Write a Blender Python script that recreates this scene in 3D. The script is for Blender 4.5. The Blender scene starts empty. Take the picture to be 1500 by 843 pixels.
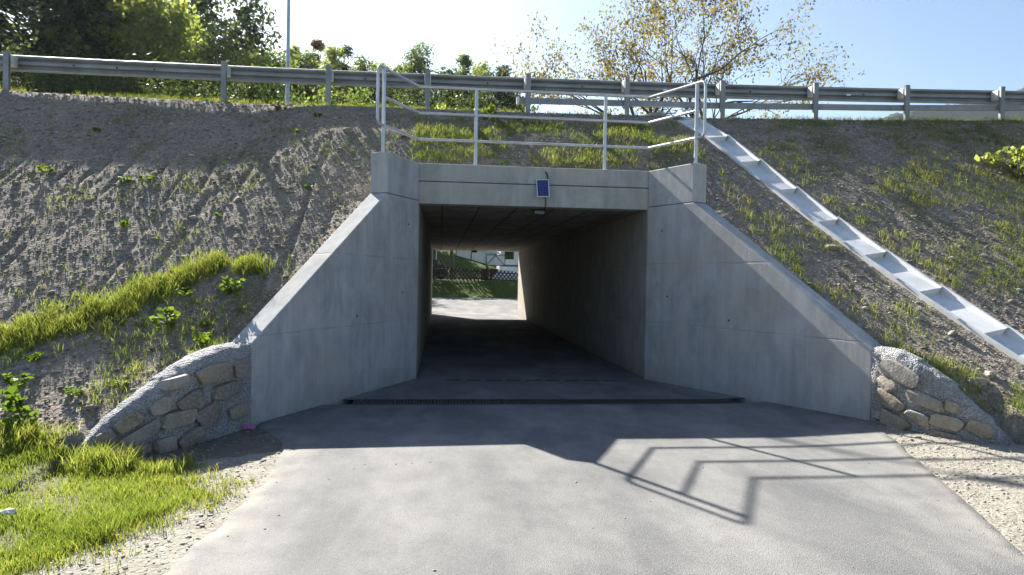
import bpy, bmesh, math, random
import numpy as np
from mathutils import Vector, Matrix
random.seed(7); RNG = np.random.default_rng(7)
S = bpy.context.scene
COL = S.collection
R_ = math.radians

# ------------------------------------------------------------------ camera
def make_camera():
    yaw, pit, rol = .1042, -.0139, .0179
    F = Vector((math.sin(yaw)*math.cos(pit), math.cos(yaw)*math.cos(pit), math.sin(pit)))
    Rv = Vector((math.cos(yaw), -math.sin(yaw), 0)); U = Rv.cross(F)
    R2 = math.cos(rol)*Rv + math.sin(rol)*U; U2 = -math.sin(rol)*Rv + math.cos(rol)*U
    c = bpy.data.cameras.new('camera'); c.sensor_width = 36; c.lens = 24.0
    c.clip_start = .05; c.clip_end = 8000
    o = bpy.data.objects.new('camera', c); COL.objects.link(o)
    m = Matrix((R2, U2, -F)).transposed().to_4x4(); m.translation = (0, 0, 1.65)
    o.matrix_world = m; S.camera = o
make_camera()

# ------------------------------------------------------------------ light
SUN_AZ, SUN_EL = R_(27.9), R_(36.0)          # azimuth measured from +Y towards -X
SKY_STRENGTH, SUN_STRENGTH = .05, 5.0
w = bpy.data.worlds.new('World'); S.world = w; w.use_nodes = True
nt = w.node_tree; nt.nodes.clear()
sky = nt.nodes.new('ShaderNodeTexSky'); sky.sky_type = 'NISHITA'; sky.sun_disc = False
sky.sun_elevation = SUN_EL; sky.sun_rotation = -SUN_AZ
sky.altitude = 400; sky.air_density = 1.0; sky.dust_density = .9; sky.ozone_density = 2.7
bg = nt.nodes.new('ShaderNodeBackground'); bg.inputs[1].default_value = SKY_STRENGTH
ow = nt.nodes.new('ShaderNodeOutputWorld')
nt.links.new(sky.outputs[0], bg.inputs[0]); nt.links.new(bg.outputs[0], ow.inputs[0])
L = bpy.data.lights.new('sun', 'SUN'); L.energy = SUN_STRENGTH; L.angle = R_(.53); L.color = (1, .95, .86)
so = bpy.data.objects.new('sun', L); COL.objects.link(so)
tosun = Vector((-math.sin(SUN_AZ)*math.cos(SUN_EL), math.cos(SUN_AZ)*math.cos(SUN_EL), math.sin(SUN_EL)))
so.rotation_euler = (-tosun).to_track_quat('-Z', 'Y').to_euler(); so.location = (-20, 40, 40)
S.view_settings.view_transform = 'Standard'; S.view_settings.look = 'None'
S.view_settings.exposure = 1.88; S.view_settings.gamma = 1
S.cycles.max_bounces = 10; S.cycles.diffuse_bounces = 6; S.cycles.transparent_max_bounces = 8

# ------------------------------------------------------------------ noise
_tab = RNG.random((256, 256))
def vnoise(x, y):
    xi = np.floor(x).astype(int); yi = np.floor(y).astype(int); fx = x-xi; fy = y-yi
    fx = fx*fx*(3-2*fx); fy = fy*fy*(3-2*fy)
    a = _tab[xi & 255, yi & 255]; b = _tab[(xi+1) & 255, yi & 255]
    c = _tab[xi & 255, (yi+1) & 255]; d = _tab[(xi+1) & 255, (yi+1) & 255]
    return (a*(1-fx)+b*fx)*(1-fy)+(c*(1-fx)+d*fx)*fy
def fbm(x, y, o=4):
    s = 0; a = .5; t = 0
    for k in range(o):
        s = s+a*vnoise(x*2**k+17.3*k, y*2**k+9.1*k); t += a; a *= .5
    return s/t
def sstep(a, b, x):
    t = np.clip((x-a)/(b-a), 0, 1); return t*t*(3-2*t)

# ------------------------------------------------------------------ scene-graph helpers
def tag(o, label=None, cat=None, group=None, kind=None):
    if label: o['label'] = label
    if cat: o['category'] = cat
    if group: o['group'] = group
    if kind: o['kind'] = kind
    return o
def empty(name, label, cat, loc=(0, 0, 0), group=None):
    o = bpy.data.objects.new(name, None); COL.objects.link(o); o.location = loc
    o.empty_display_size = .2
    bpy.context.view_layer.update()
    return tag(o, label, cat, group)
def link(name, me, mats, parent=None):
    o = bpy.data.objects.new(name, me); COL.objects.link(o)
    for m in (mats if isinstance(mats, (list, tuple)) else [mats]):
        if m and m.name not in [x.name for x in me.materials if x]: me.materials.append(m)
    if parent is not None:
        o.parent = parent
    return o
def put(o, parent):                           # child given in world space
    o.parent = parent; o.matrix_parent_inverse = Matrix.Translation(-parent.location); return o
def mesh_np(name, V, F, mats, parent=None, attrs=None, smooth=False, world=True):
    V = np.ascontiguousarray(V, np.float32); F = np.ascontiguousarray(F, np.int32); k = F.shape[1]; n = len(F)
    me = bpy.data.meshes.new(name); me.vertices.add(len(V)); me.vertices.foreach_set('co', V.ravel())
    me.loops.add(n*k); me.loops.foreach_set('vertex_index', F.ravel())
    me.polygons.add(n); me.polygons.foreach_set('loop_start', np.arange(0, n*k, k, dtype=np.int32))
    me.update(calc_edges=True)
    for a, v in (attrs or {}).items():
        t = me.attributes.new(a, 'FLOAT', 'POINT'); t.data.foreach_set('value', np.ascontiguousarray(v, np.float32))
    if smooth: me.polygons.foreach_set('use_smooth', np.ones(n, bool))
    o = link(name, me, mats)
    if parent is not None:
        if world: put(o, parent)
        else: o.parent = parent
    return o
class MB:
    def __init__(s): s.v = []; s.f = []
    def add(s, vs, fs):
        k = len(s.v); s.v += [tuple(v) for v in vs]; s.f += [tuple(i+k for i in f) for f in fs]; return s
    def box(s, c, d, rz=0, M=None):
        x, y, z = d[0]/2, d[1]/2, d[2]/2
        vs = [Vector((a*x, b*y, e*z)) for a in (-1, 1) for b in (-1, 1) for e in (-1, 1)]
        m = M if M is not None else Matrix.Rotation(rz, 3, 'Z')
        vs = [m @ v + Vector(c) for v in vs]
        return s.add(vs, [(0, 1, 3, 2), (4, 6, 7, 5), (0, 4, 5, 1), (2, 3, 7, 6), (0, 2, 6, 4), (1, 5, 7, 3)])
    def prism(s, prof, a, b, axis):           # extrude a 2D profile along one axis from a to b
        n = len(prof); P = {'x': lambda p, t: (t, p[0], p[1]), 'y': lambda p, t: (p[0], t, p[1]), 'z': lambda p, t: (p[0], p[1], t)}[axis]
        return s.add([P(p, a) for p in prof]+[P(p, b) for p in prof],
                     [tuple(range(n))[::-1], tuple(range(n, 2*n))]+[(i, (i+1) % n, n+(i+1) % n, n+i) for i in range(n)])
    def loft(s, A, B):                        # closed solid between two matching polygons
        n = len(A)
        return s.add(list(A)+list(B), [tuple(range(n))[::-1], tuple(range(n, 2*n))]+[(i, (i+1) % n, n+(i+1) % n, n+i) for i in range(n)])
    def tube(s, pts, r, n=10, cap=True):
        pts = [Vector(p) for p in pts]; rs = r if isinstance(r, (list, tuple)) else [r]*len(pts)
        k = len(s.v); up = Vector((0, 0, 1)); prev = None
        for i, p in enumerate(pts):
            t = (pts[min(i+1, len(pts)-1)]-pts[max(i-1, 0)]).normalized()
            if prev is None:
                q = up if abs(t.dot(up)) < .9 else Vector((1, 0, 0)); a = t.cross(q).normalized()
            else:
                a = (prev-t*prev.dot(t)).normalized()
            prev = a; b = t.cross(a)
            for j in range(n):
                g = 2*math.pi*j/n; s.v.append(tuple(p+(a*math.cos(g)+b*math.sin(g))*rs[i]))
        for i in range(len(pts)-1):
            for j in range(n):
                s.f.append((k+i*n+j, k+i*n+(j+1) % n, k+(i+1)*n+(j+1) % n, k+(i+1)*n+j))
        if cap:
            s.f.append(tuple(k+j for j in range(n))[::-1]); e = k+(len(pts)-1)*n; s.f.append(tuple(e+j for j in range(n)))
        return s
    def build(s, name, mats, parent=None, smooth=False, bevel=0, world=True):
        me = bpy.data.meshes.new(name); me.from_pydata(s.v, [], s.f)
        bm = bmesh.new(); bm.from_mesh(me); bmesh.ops.recalc_face_normals(bm, faces=bm.faces); bm.to_mesh(me); bm.free()
        if smooth:
            me.polygons.foreach_set('use_smooth', np.ones(len(me.polygons), bool))
            me.set_sharp_from_angle(angle=R_(40))
        o = link(name, me, mats)
        if parent is not None:
            if world: put(o, parent)
            else: o.parent = parent
        if bevel:
            b = o.modifiers.new('bevel', 'BEVEL'); b.width = bevel; b.segments = 2; b.limit_method = 'ANGLE'
        return o

# ------------------------------------------------------------------ materials
class NB:
    def __init__(s, name):
        s.m = bpy.data.materials.new(name); s.m.use_nodes = True; s.t = s.m.node_tree; s.t.nodes.clear()
        s.out = s.n('ShaderNodeOutputMaterial'); s.co = s.n('ShaderNodeTexCoord').outputs['Object']
    def n(s, t, **k):
        x = s.t.nodes.new(t)
        for a, b in k.items(): setattr(x, a, b)
        return x
    def l(s, a, b): s.t.links.new(a, b)
    def val(s, x, sock):
        if isinstance(x, (int, float)): sock.default_value = x
        elif isinstance(x, tuple): sock.default_value = (*x, 1) if len(x) == 3 and sock.type == 'RGBA' else x
        else: s.l(x, sock)
    def mapping(s, scale=(1, 1, 1), co=None, rot=(0, 0, 0), loc=(0, 0, 0)):
        m = s.n('ShaderNodeMapping'); m.inputs['Scale'].default_value = scale; m.inputs['Rotation'].default_value = rot
        m.inputs['Location'].default_value = loc; s.l(co or s.co, m.inputs[0]); return m.outputs[0]
    def noise(s, scale, detail=4, co=None, rough=.55, dist=0):
        x = s.n('ShaderNodeTexNoise'); x.inputs['Scale'].default_value = scale; x.inputs['Detail'].default_value = detail
        x.inputs['Roughness'].default_value = rough; x.inputs['Distortion'].default_value = dist
        s.l(co or s.co, x.inputs['Vector']); return x.outputs[0]
    def voro(s, scale, feature='F1', out=0, co=None):
        x = s.n('ShaderNodeTexVoronoi', feature=feature); x.inputs['Scale'].default_value = scale; s.l(co or s.co, x.inputs['Vector']); return x.outputs[out]
    def ramp(s, f, stops):
        x = s.n('ShaderNodeValToRGB'); e = x.color_ramp.elements
        while len(e) < len(stops): e.new(.5)
        for i, (p, c) in enumerate(stops):
            e[i].position = p; e[i].color = (c, c, c, 1) if isinstance(c, (int, float)) else (*c, 1)
        s.l(f, x.inputs[0]); return x.outputs[0]
    def mix(s, f, a, b, mode='MIX'):
        x = s.n('ShaderNodeMix', data_type='RGBA', blend_type=mode); s.val(f, x.inputs[0]); s.val(a, x.inputs[6]); s.val(b, x.inputs[7]); return x.outputs[2]
    def math(s, op, a, b=None, clamp=False):
        x = s.n('ShaderNodeMath', operation=op, use_clamp=clamp); s.val(a, x.inputs[0])
        if b is not None: s.val(b, x.inputs[1])
        return x.outputs[0]
    def attr(s, name): return s.n('ShaderNodeAttribute', attribute_name=name).outputs['Fac']
    def bump(s, h, strength=.3, dist=.02):
        x = s.n('ShaderNodeBump'); x.inputs['Strength'].default_value = strength; x.inputs['Distance'].default_value = dist; s.l(h, x.inputs['Height']); return x.outputs[0]
    def bsdf(s, color, rough=.8, metal=0, bump=None, spec=.3):
        p = s.n('ShaderNodeBsdfPrincipled'); s.val(color, p.inputs['Base Color']); s.val(rough, p.inputs['Roughness'])
        p.inputs['Metallic'].default_value = metal; p.inputs['Specular IOR Level'].default_value = spec
        if bump is not None: s.l(bump, p.inputs['Normal'])
        s.p = p; return p.outputs[0]
    def done(s, sh): s.l(sh, s.out.inputs['Surface']); return s.m

def m_concrete(name, base=(.36, .36, .35), lifts=(), boards=True, dark=.6):
    b = NB(name); big = b.noise(1.1, 5); mid = b.noise(5, 6)
    streak = b.noise(1, 5, b.mapping((9, 9, .55)), .6); fine = b.noise(60, 3)
    lo = tuple(x*dark for x in base); hi = tuple(min(1, x*1.18) for x in base)
    c = b.mix(b.ramp(big, [(.3, 0), (.7, 1)]), lo, hi)
    c = b.mix(.7, c, b.mix(b.ramp(streak, [(.36, 0), (.6, 1)]), tuple(x*.66 for x in base), tuple(x*1.1 for x in base)))
    s2 = b.noise(1, 4, b.mapping((2.2, 2.2, .35), loc=(3, 8, 2)), .6); c = b.mix(b.ramp(s2, [(.47, 0), (.72, .5)]), c, tuple(x*.46 for x in base))
    s3 = b.noise(1, 3, b.mapping((26, 26, .8), loc=(1, 4, 2)), .6); c = b.mix(b.ramp(s3, [(.55, 0), (.75, .4)]), c, tuple(min(1, x*1.35) for x in base))
    c = b.mix(.3, c, b.ramp(mid, [(.3, lo), (.7, hi)]))
    mot = b.ramp(b.noise(2.4, 7, b.mapping((1, 1, .7), loc=(2, 5, 9)), .65, .6), [(.38, 0), (.62, 1)]); c = b.mix(.42, c, b.mix(mot, tuple(x*.62 for x in base), tuple(x*1.12 for x in base)))
    warm = b.ramp(b.noise(.8, 4, b.mapping((1, 1, 1), loc=(5, 3, 1))), [(.5, 0), (.75, 1)])
    c = b.mix(b.math('MULTIPLY', warm, .55), c, (base[0]*.95, base[1]*.84, base[2]*.66))
    pores = b.ramp(b.voro(38), [(.05, 0), (.11, 1)])
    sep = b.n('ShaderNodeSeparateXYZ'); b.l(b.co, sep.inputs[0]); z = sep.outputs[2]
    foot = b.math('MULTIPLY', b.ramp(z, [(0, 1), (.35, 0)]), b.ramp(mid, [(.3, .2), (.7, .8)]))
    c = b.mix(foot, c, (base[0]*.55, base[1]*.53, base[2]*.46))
    h = b.math('ADD', b.math('MULTIPLY', streak, .5), b.math('MULTIPLY', fine, .3))
    wob = b.math('ADD', z, b.math('MULTIPLY', b.noise(3, 2), .03))
    for q in lifts:
        d = b.math('ABSOLUTE', b.math('SUBTRACT', wob, q+.015)); ln = b.ramp(d, [(.004, 0), (.014, 1)])
        c = b.mix(b.math('MULTIPLY', b.math('SUBTRACT', 1, ln), b.ramp(b.noise(2.2, 2), [(.4, .0), (.7, .5)])), c, tuple(x*.45 for x in base))
        h = b.math('ADD', h, b.math('MULTIPLY', ln, .4))
    c = b.mix(b.math('MULTIPLY', b.math('SUBTRACT', 1, pores), .5), c, tuple(x*.4 for x in base))
    h = b.math('ADD', h, b.math('MULTIPLY', pores, .3))
    return b.done(b.bsdf(c, .88, bump=b.bump(h, .5, .012), spec=.25))

M = {}
M['wing'] = m_concrete('concrete_wing', (.425, .43, .43), (.97, 1.92))
M['beam'] = m_concrete('concrete_headwall', (.40, .405, .39))
M['cap'] = m_concrete('concrete_parapet', (.43, .44, .44))
M['tunnel'] = m_concrete('concrete_tunnel', (.36, .34, .30), (.95, 1.9))
def m_ceiling():
    b = NB('concrete_ceiling'); n = b.noise(1.5, 5); f = b.noise(8, 6)
    br = b.n('ShaderNodeTexBrick'); br.offset = 0; br.inputs['Scale'].default_value = 1; br.inputs['Mortar Size'].default_value = .02
    br.inputs['Brick Width'].default_value = .62; br.inputs['Row Height'].default_value = 1.25
    br.inputs['Mortar Smooth'].default_value = .4
    b.l(b.co, br.inputs['Vector'])
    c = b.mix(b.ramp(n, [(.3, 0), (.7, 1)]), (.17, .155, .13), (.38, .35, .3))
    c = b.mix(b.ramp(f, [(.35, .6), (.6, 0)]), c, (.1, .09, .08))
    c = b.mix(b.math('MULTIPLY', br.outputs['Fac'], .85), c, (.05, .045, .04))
    return b.done(b.bsdf(c, .85, bump=b.bump(b.math('SUBTRACT', f, br.outputs['Fac']), .4, .015)))
M['ceiling'] = m_ceiling()
def m_mortar():
    b = NB('rough_mortar'); n = b.noise(3, 5); v = b.voro(55); f = b.noise(90, 3)
    c = b.mix(b.ramp(n, [(.3, 0), (.7, 1)]), (.33, .335, .34), (.48, .48, .475))
    c = b.mix(b.ramp(v, [(.1, .8), (.45, 0)]), c, (.13, .125, .115))
    return b.done(b.bsdf(c, .95, bump=b.bump(b.math('ADD', v, b.math('MULTIPLY', f, .5)), 1, .03)))
M['mortar'] = m_mortar()
def m_stone():
    b = NB('field_stone'); oi = b.n('ShaderNodeObjectInfo').outputs['Random']; n = b.noise(5, 6); f = b.noise(40, 5)
    base = b.ramp(oi, [(0, (.24, .20, .15)), (.25, (.36, .30, .22)), (.5, (.18, .155, .13)), (.75, (.35, .325, .28)), (1, (.30, .24, .165))])
    c = b.mix(b.ramp(n, [(.3, .65), (.65, 0)]), base, (.14, .115, .09))
    c = b.mix(b.ramp(f, [(.45, 0), (.7, .5)]), c, (.42, .39, .33))
    return b.done(b.bsdf(c, .85, bump=b.bump(b.math('ADD', n, b.math('MULTIPLY', f, .4)), .7, .02)))
M['stone'] = m_stone()
def m_asphalt(name, lo=(.108, .110, .113), hi=(.15, .15, .149), dust=(.235, .23, .218)):
    b = NB(name); big = b.noise(.7, 5, dist=.4); mid = b.noise(3.5, 6); sp = b.voro(130, out=1); f = b.noise(170, 2)
    c = b.mix(b.ramp(big, [(.35, 0), (.65, 1)]), lo, hi)
    c = b.mix(b.math('MULTIPLY', b.ramp(b.noise(1.3, 7, b.mapping((1, .45, 1), rot=(0, 0, .35)), .62), [(.42, 0), (.66, 1)]), .75), c, dust)
    c = b.mix(b.ramp(mid, [(.3, .25), (.55, 0)]), c, (.07, .07, .072))
    bw = b.n('ShaderNodeRGBToBW'); b.l(sp, bw.inputs[0])
    c = b.mix(b.ramp(bw.outputs[0], [(.1, .35), (.3, 0)]), c, (.05, .05, .052))
    c = b.mix(b.ramp(bw.outputs[0], [(.72, 0), (.95, .25)]), c, (.36, .35, .33))
    e = b.attr('edge')
    c = b.mix(b.math('MULTIPLY', e, b.ramp(mid, [(.35, .0), (.65, .7)])), c, (.28, .26, .22))
    return b.done(b.bsdf(c, .88, bump=b.bump(b.math('ADD', b.voro(130), f), .55, .006), spec=.25))
M['asphalt'] = m_asphalt('asphalt')
M['asphalt_dark'] = m_asphalt('asphalt_upper', (.05, .05, .052), (.07, .07, .07), (.1, .1, .095))
def m_soil():
    b = NB('gravelly_soil'); n = b.noise(.9, 5); n2 = b.noise(6, 6); v = b.n('ShaderNodeTexVoronoi'); v.inputs['Scale'].default_value = 26
    b.l(b.mapping((1, 1, 1)), v.inputs['Vector'])
    v2 = b.n('ShaderNodeTexVoronoi'); v2.inputs['Scale'].default_value = 75; b.l(b.co, v2.inputs['Vector'])
    bw = b.n('ShaderNodeRGBToBW'); b.l(v.outputs[1], bw.inputs[0]); bw2 = b.n('ShaderNodeRGBToBW'); b.l(v2.outputs[1], bw2.inputs[0])
    soil = b.mix(b.ramp(n, [(.3, 0), (.7, 1)]), (.18, .142, .105), (.285, .232, .172))
    soil = b.mix(b.ramp(n2, [(.35, .55), (.6, 0)]), soil, (.11, .09, .066))
    soil = b.mix(b.ramp(bw.outputs[0], [(.6, 0), (.9, .75)]), soil, (.34, .315, .285))
    soil = b.mix(b.ramp(bw2.outputs[0], [(.62, 0), (.9, .6)]), soil, (.40, .375, .34))
    grav = b.mix(b.ramp(n2, [(.3, 0), (.7, 1)]), (.19, .175, .148), (.28, .26, .22))
    grav = b.mix(b.ramp(bw2.outputs[0], [(.05, .7), (.4, 0)]), grav, (.2, .18, .15))
    grav = b.mix(b.ramp(bw2.outputs[0], [(.6, 0), (.9, .6)]), grav, (.38, .355, .31))
    c = b.mix(b.attr('gv'), soil, grav)
    c = b.mix(b.attr('gr'), c, b.mix(n2, (.075, .085, .03), (.15, .145, .065)))
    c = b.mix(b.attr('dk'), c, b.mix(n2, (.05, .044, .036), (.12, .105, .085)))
    h = b.math('ADD', b.math('MULTIPLY', v.outputs[0], -1.0), b.math('MULTIPLY', v2.outputs[0], -.45))
    h = b.math('ADD', h, b.math('MULTIPLY', n2, .6))
    return b.done(b.bsdf(c, .95, bump=b.bump(h, .45, .022), spec=.12))
M['soil'] = m_soil()
def m_pebble():
    b = NB('pebble'); t = b.attr('tint'); n = b.noise(60, 3)
    c = b.ramp(t, [(0, (.10, .085, .07)), (.3, (.2, .175, .145)), (.6, (.32, .285, .24)), (.85, (.40, .37, .32)), (1, (.58, .55, .5))])
    return b.done(b.bsdf(b.mix(b.math('MULTIPLY', n, .4), c, (.12, .1, .08)), .9, spec=.2))
M['pebble'] = m_pebble()
def m_leaf(name, c0, c1, c2, trans=.45, rough=.5, tmul=1.6):
    b = NB(name); t = b.attr('tint'); c = b.ramp(t, [(0, c0), (.5, c1), (1, c2)])
    p = b.bsdf(c, rough, spec=.12)
    tr = b.n('ShaderNodeBsdfTranslucent'); b.l(b.mix(1, c, (tmul, tmul*1.05, tmul*.55), 'MULTIPLY'), tr.inputs[0])
    mx = b.n('ShaderNodeMixShader'); mx.inputs[0].default_value = trans; b.l(p, mx.inputs[1]); b.l(tr.outputs[0], mx.inputs[2])
    return b.done(mx.outputs[0])
M['grass'] = m_leaf('grass_blade', (.07, .095, .022), (.14, .175, .04), (.28, .25, .10), .55, .55, 1.7)
M['grass_dry'] = m_leaf('grass_dry_mix', (.07, .10, .015), (.14, .17, .03), (.30, .26, .10), .45, .55, 1.7)
M['weed'] = m_leaf('weed_leaf', (.06, .10, .015), (.095, .15, .02), (.16, .19, .04), .45, .6, 1.4)
M['oak'] = m_leaf('leaf_green', (.06, .085, .03), (.095, .125, .045), (.15, .17, .065), .55)
M['bright'] = m_leaf('leaf_bright_green', (.11, .135, .04), (.17, .195, .065), (.25, .25, .10), .6)
M['darkgreen'] = m_leaf('leaf_dark_green', (.03, .045, .02), (.05, .07, .03), (.09, .11, .045), .4)
M['needle'] = m_leaf('needles', (.035, .052, .034), (.055, .078, .048), (.09, .115, .07), .4)
M['pine'] = m_leaf('pine_needles', (.04, .06, .03), (.065, .09, .035), (.10, .12, .05), .35)
M['russet'] = m_leaf('leaf_russet', (.10, .06, .025), (.15, .085, .035), (.18, .12, .05), .4)
M['autumn'] = m_leaf('leaf_autumn', (.07, .055, .022), (.14, .115, .04), (.25, .18, .065), .5, .5, 1.6)
def m_bark():
    b = NB('bark'); n = b.noise(1, 5, b.mapping((14, 14, 2.5)))
    return b.done(b.bsdf(b.ramp(n, [(.3, (.05, .042, .035)), (.7, (.15, .13, .11))]), .9, bump=b.bump(n, .6, .03)))
M['bark'] = m_bark()
def m_metal(name, base, rough=.45, metal=.85, var=.25, spangle=14):
    b = NB(name); n = b.noise(2.5, 5); v = b.noise(spangle, 4, b.mapping((1, 1, .4))); lo = tuple(x*(1-var) for x in base); hi = tuple(min(1, x*(1+var)) for x in base)
    c = b.mix(.5, b.ramp(n, [(.3, lo), (.7, hi)]), b.ramp(v, [(.3, lo), (.7, hi)]))
    return b.done(b.bsdf(c, b.ramp(v, [(.3, rough-.08), (.7, rough+.1)]), metal, bump=b.bump(v, .08, .004)))
M['galv'] = m_metal('galvanised_steel', (.52, .53, .54), .42, .8)
M['rail'] = m_metal('weathered_guardrail', (.25, .265, .28), .6, .4, .3, 5)
M['spacer'] = m_metal('pale_galvanised', (.62, .62, .61), .55, .5)
M['chute'] = m_metal('chute_metal', (.60, .61, .61), .6, .1, .16, 4)
M['iron'] = m_metal('cast_iron', (.045, .045, .047), .6, .4)
M['grating'] = m_metal('worn_grating', (.075, .073, .072), .55, .5)
def m_plain(name, c, rough=.6, metal=0, var=.12, scale=8, spec=.4):
    b = NB(name); n = b.noise(scale, 4)
    return b.done(b.bsdf(b.ramp(n, [(.3, tuple(x*(1-var) for x in c)), (.7, tuple(min(1, x*(1+var)) for x in c))]), rough, metal, spec=spec))
M['black'] = m_plain('black_plastic', (.018, .018, .02), .5)
M['white'] = m_plain('white_paint', (.74, .74, .72), .45)
M['canvas'] = m_plain('white_canvas', (.68, .69, .69), .85)
M['alu'] = m_metal('aluminium_frame', (.66, .67, .68), .4, .7)
M['woodfence'] = m_plain('brown_fence_wood', (.09, .055, .035), .85, 0, .35, 20)
M['dkgreen'] = m_plain('green_paint', (.03, .07, .05), .5)
M['navy'] = m_plain('dark_blue_paint', (.018, .022, .035), .3)
M['blue'] = m_plain('blue_paint', (.05, .14, .42), .5)
M['pink'] = m_plain('pink_plastic', (.55, .13, .38), .5)
M['paper'] = m_plain('white_paper', (.72, .72, .70), .8)
M['rubber'] = m_plain('tyre_rubber', (.02, .02, .02), .8)
def m_glass():
    b = NB('dark_window'); return b.done(b.bsdf((.02, .025, .035), .08, spec=.6))
M['glass'] = m_glass()
def m_solar():
    b = NB('solar_cells'); br = b.n('ShaderNodeTexBrick'); br.offset = 0; br.inputs['Scale'].default_value = 1
    br.inputs['Brick Width'].default_value = .042; br.inputs['Row Height'].default_value = .028; br.inputs['Mortar Size'].default_value = .0022
    br.inputs['Color1'].default_value = (.008, .016, .10, 1); br.inputs['Color2'].default_value = (.011, .022, .13, 1); br.inputs['Mortar'].default_value = (.09, .11, .26, 1)
    b.l(b.mapping((1, 1, 1), rot=(R_(90), 0, 0)), br.inputs['Vector'])
    return b.done(b.bsdf(br.outputs['Color'], .2, spec=.5))
M['solar'] = m_solar()
def m_meadow():
    b = NB('meadow'); n = b.noise(.35, 6); f = b.noise(6, 5)
    c = b.mix(n, (.06, .09, .02), (.12, .15, .035)); c = b.mix(b.ramp(f, [(.3, .6), (.6, 0)]), c, (.035, .05, .015))
    c = b.mix(b.attr('gv'), c, b.mix(f, (.22, .205, .18), (.33, .31, .27)))
    return b.done(b.bsdf(c, .95, bump=b.bump(f, .8, .1), spec=.1))
M['meadow'] = m_meadow()
def m_hill():
    b = NB('wooded_hill'); n = b.noise(.006, 5); f = b.voro(.09); g = b.noise(.05, 4)
    c = b.mix(b.ramp(n, [(.35, 0), (.65, 1)]), (.03, .048, .02), (.06, .08, .03)); c = b.mix(b.ramp(g, [(.4, .5), (.65, 0)]), c, (.02, .033, .017))
    return b.done(b.bsdf(c, 1, spec=.05))
M['hill'] = m_hill()

# ------------------------------------------------------------------ layout constants
XL, XR, Y0, Y1 = -.36, 3.37, 10.97, 29.73       # tunnel walls and mouths
HC = 2.81                                      # ceiling
LC, LE = (-.36, 10.97), (-2.0, 7.55)           # left wing, corner and end
RC, RE = (3.37, 10.97), (5.0, 7.45)
LPATH = [(-2.0, 7.55), (-2.14, 7.2), (-2.27, 6.91), (-2.39, 6.71), (-2.51, 6.55), (-2.64, 6.43), (-2.77, 6.33), (-2.91, 6.25), (-3.0, 6.21), (-3.1, 6.18)]
LTOP = [.90, .89, .83, .74, .64, .53, .43, .31, .21, .10]
RPATH = [(5.0, 7.45), (5.09, 7.18), (5.18, 6.96), (5.29, 6.80), (5.41, 6.64), (5.56, 6.53), (5.70, 6.43), (5.81, 6.38), (5.9, 6.34)]
RTOP = [.92, .90, .81, .70, .57, .39, .24, .11, .0]
def crest(x): return 4.97+.008*x+.0015*x*x if not isinstance(x, np.ndarray) else 4.97+.008*np.clip(x, -14, 18)+.0015*np.clip(x, -14, 18)**2
def rail_z(x): return 5.83+.010*x+.0008*x*x

def seg_dist(X, Y, path):
    """distance to a polyline and the fraction along it"""
    best = np.full(X.shape, 1e9); par = np.zeros(X.shape)
    for i, (a, b) in enumerate(zip(path[:-1], path[1:])):
        dx, dy = b[0]-a[0], b[1]-a[1]; t = np.clip(((X-a[0])*dx+(Y-a[1])*dy)/(dx*dx+dy*dy), 0, 1)
        d = np.hypot(X-a[0]-t*dx, Y-a[1]-t*dy); m = d < best; best = np.where(m, d, best); par = np.where(m, i+t, par)
    return best, par
def inside(X, Y, poly):
    r = np.zeros(X.shape, bool); n = len(poly)
    for i in range(n):
        (x1, y1), (x2, y2) = poly[i], poly[(i+1) % n]
        if y1 == y2: continue
        c = ((y1 > Y) != (y2 > Y)) & (X < (x2-x1)*(Y-y1)/(y2-y1)+x1); r ^= c
    return r
VOID = LPATH[::-1]+[LC, RC]+RPATH+[(5.9, 3.0), (-3.1, 3.0)]
CH0 = np.array([4.91, 12.28]); CHD = np.array([.326, -.945])      # drain chute, near edge and heading on plan
CHS = np.array([.945, .326])
def softplane(X, Y):
    wd = np.where(X < 1.5, .42, .25)
    u = (Y-6.26)/wd
    base = .665*wd*np.logaddexp(0, u)
    gt = sstep(4.4, 7.0, X); wr = .3; g2 = .625*wr*np.logaddexp(0, (Y-5.95)/wr); base = base*(1-gt)+g2*gt
    cr = crest(X); k = .04
    base = base+(cr-4.95)*sstep(8, 13, Y)+np.interp(Y, [9.0, 10.5, 11.27, 12.3, 13.5, 13.8], [0, .085, .138, .205, .105, 0])*sstep(-3.8, -1.6, X)*(1-gt)+np.interp(Y, [10, 12.3, 13.2, 13.8], [0, .10, .14, .10])*gt
    return -k*np.logaddexp(-base/k, -cr/k)
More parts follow.
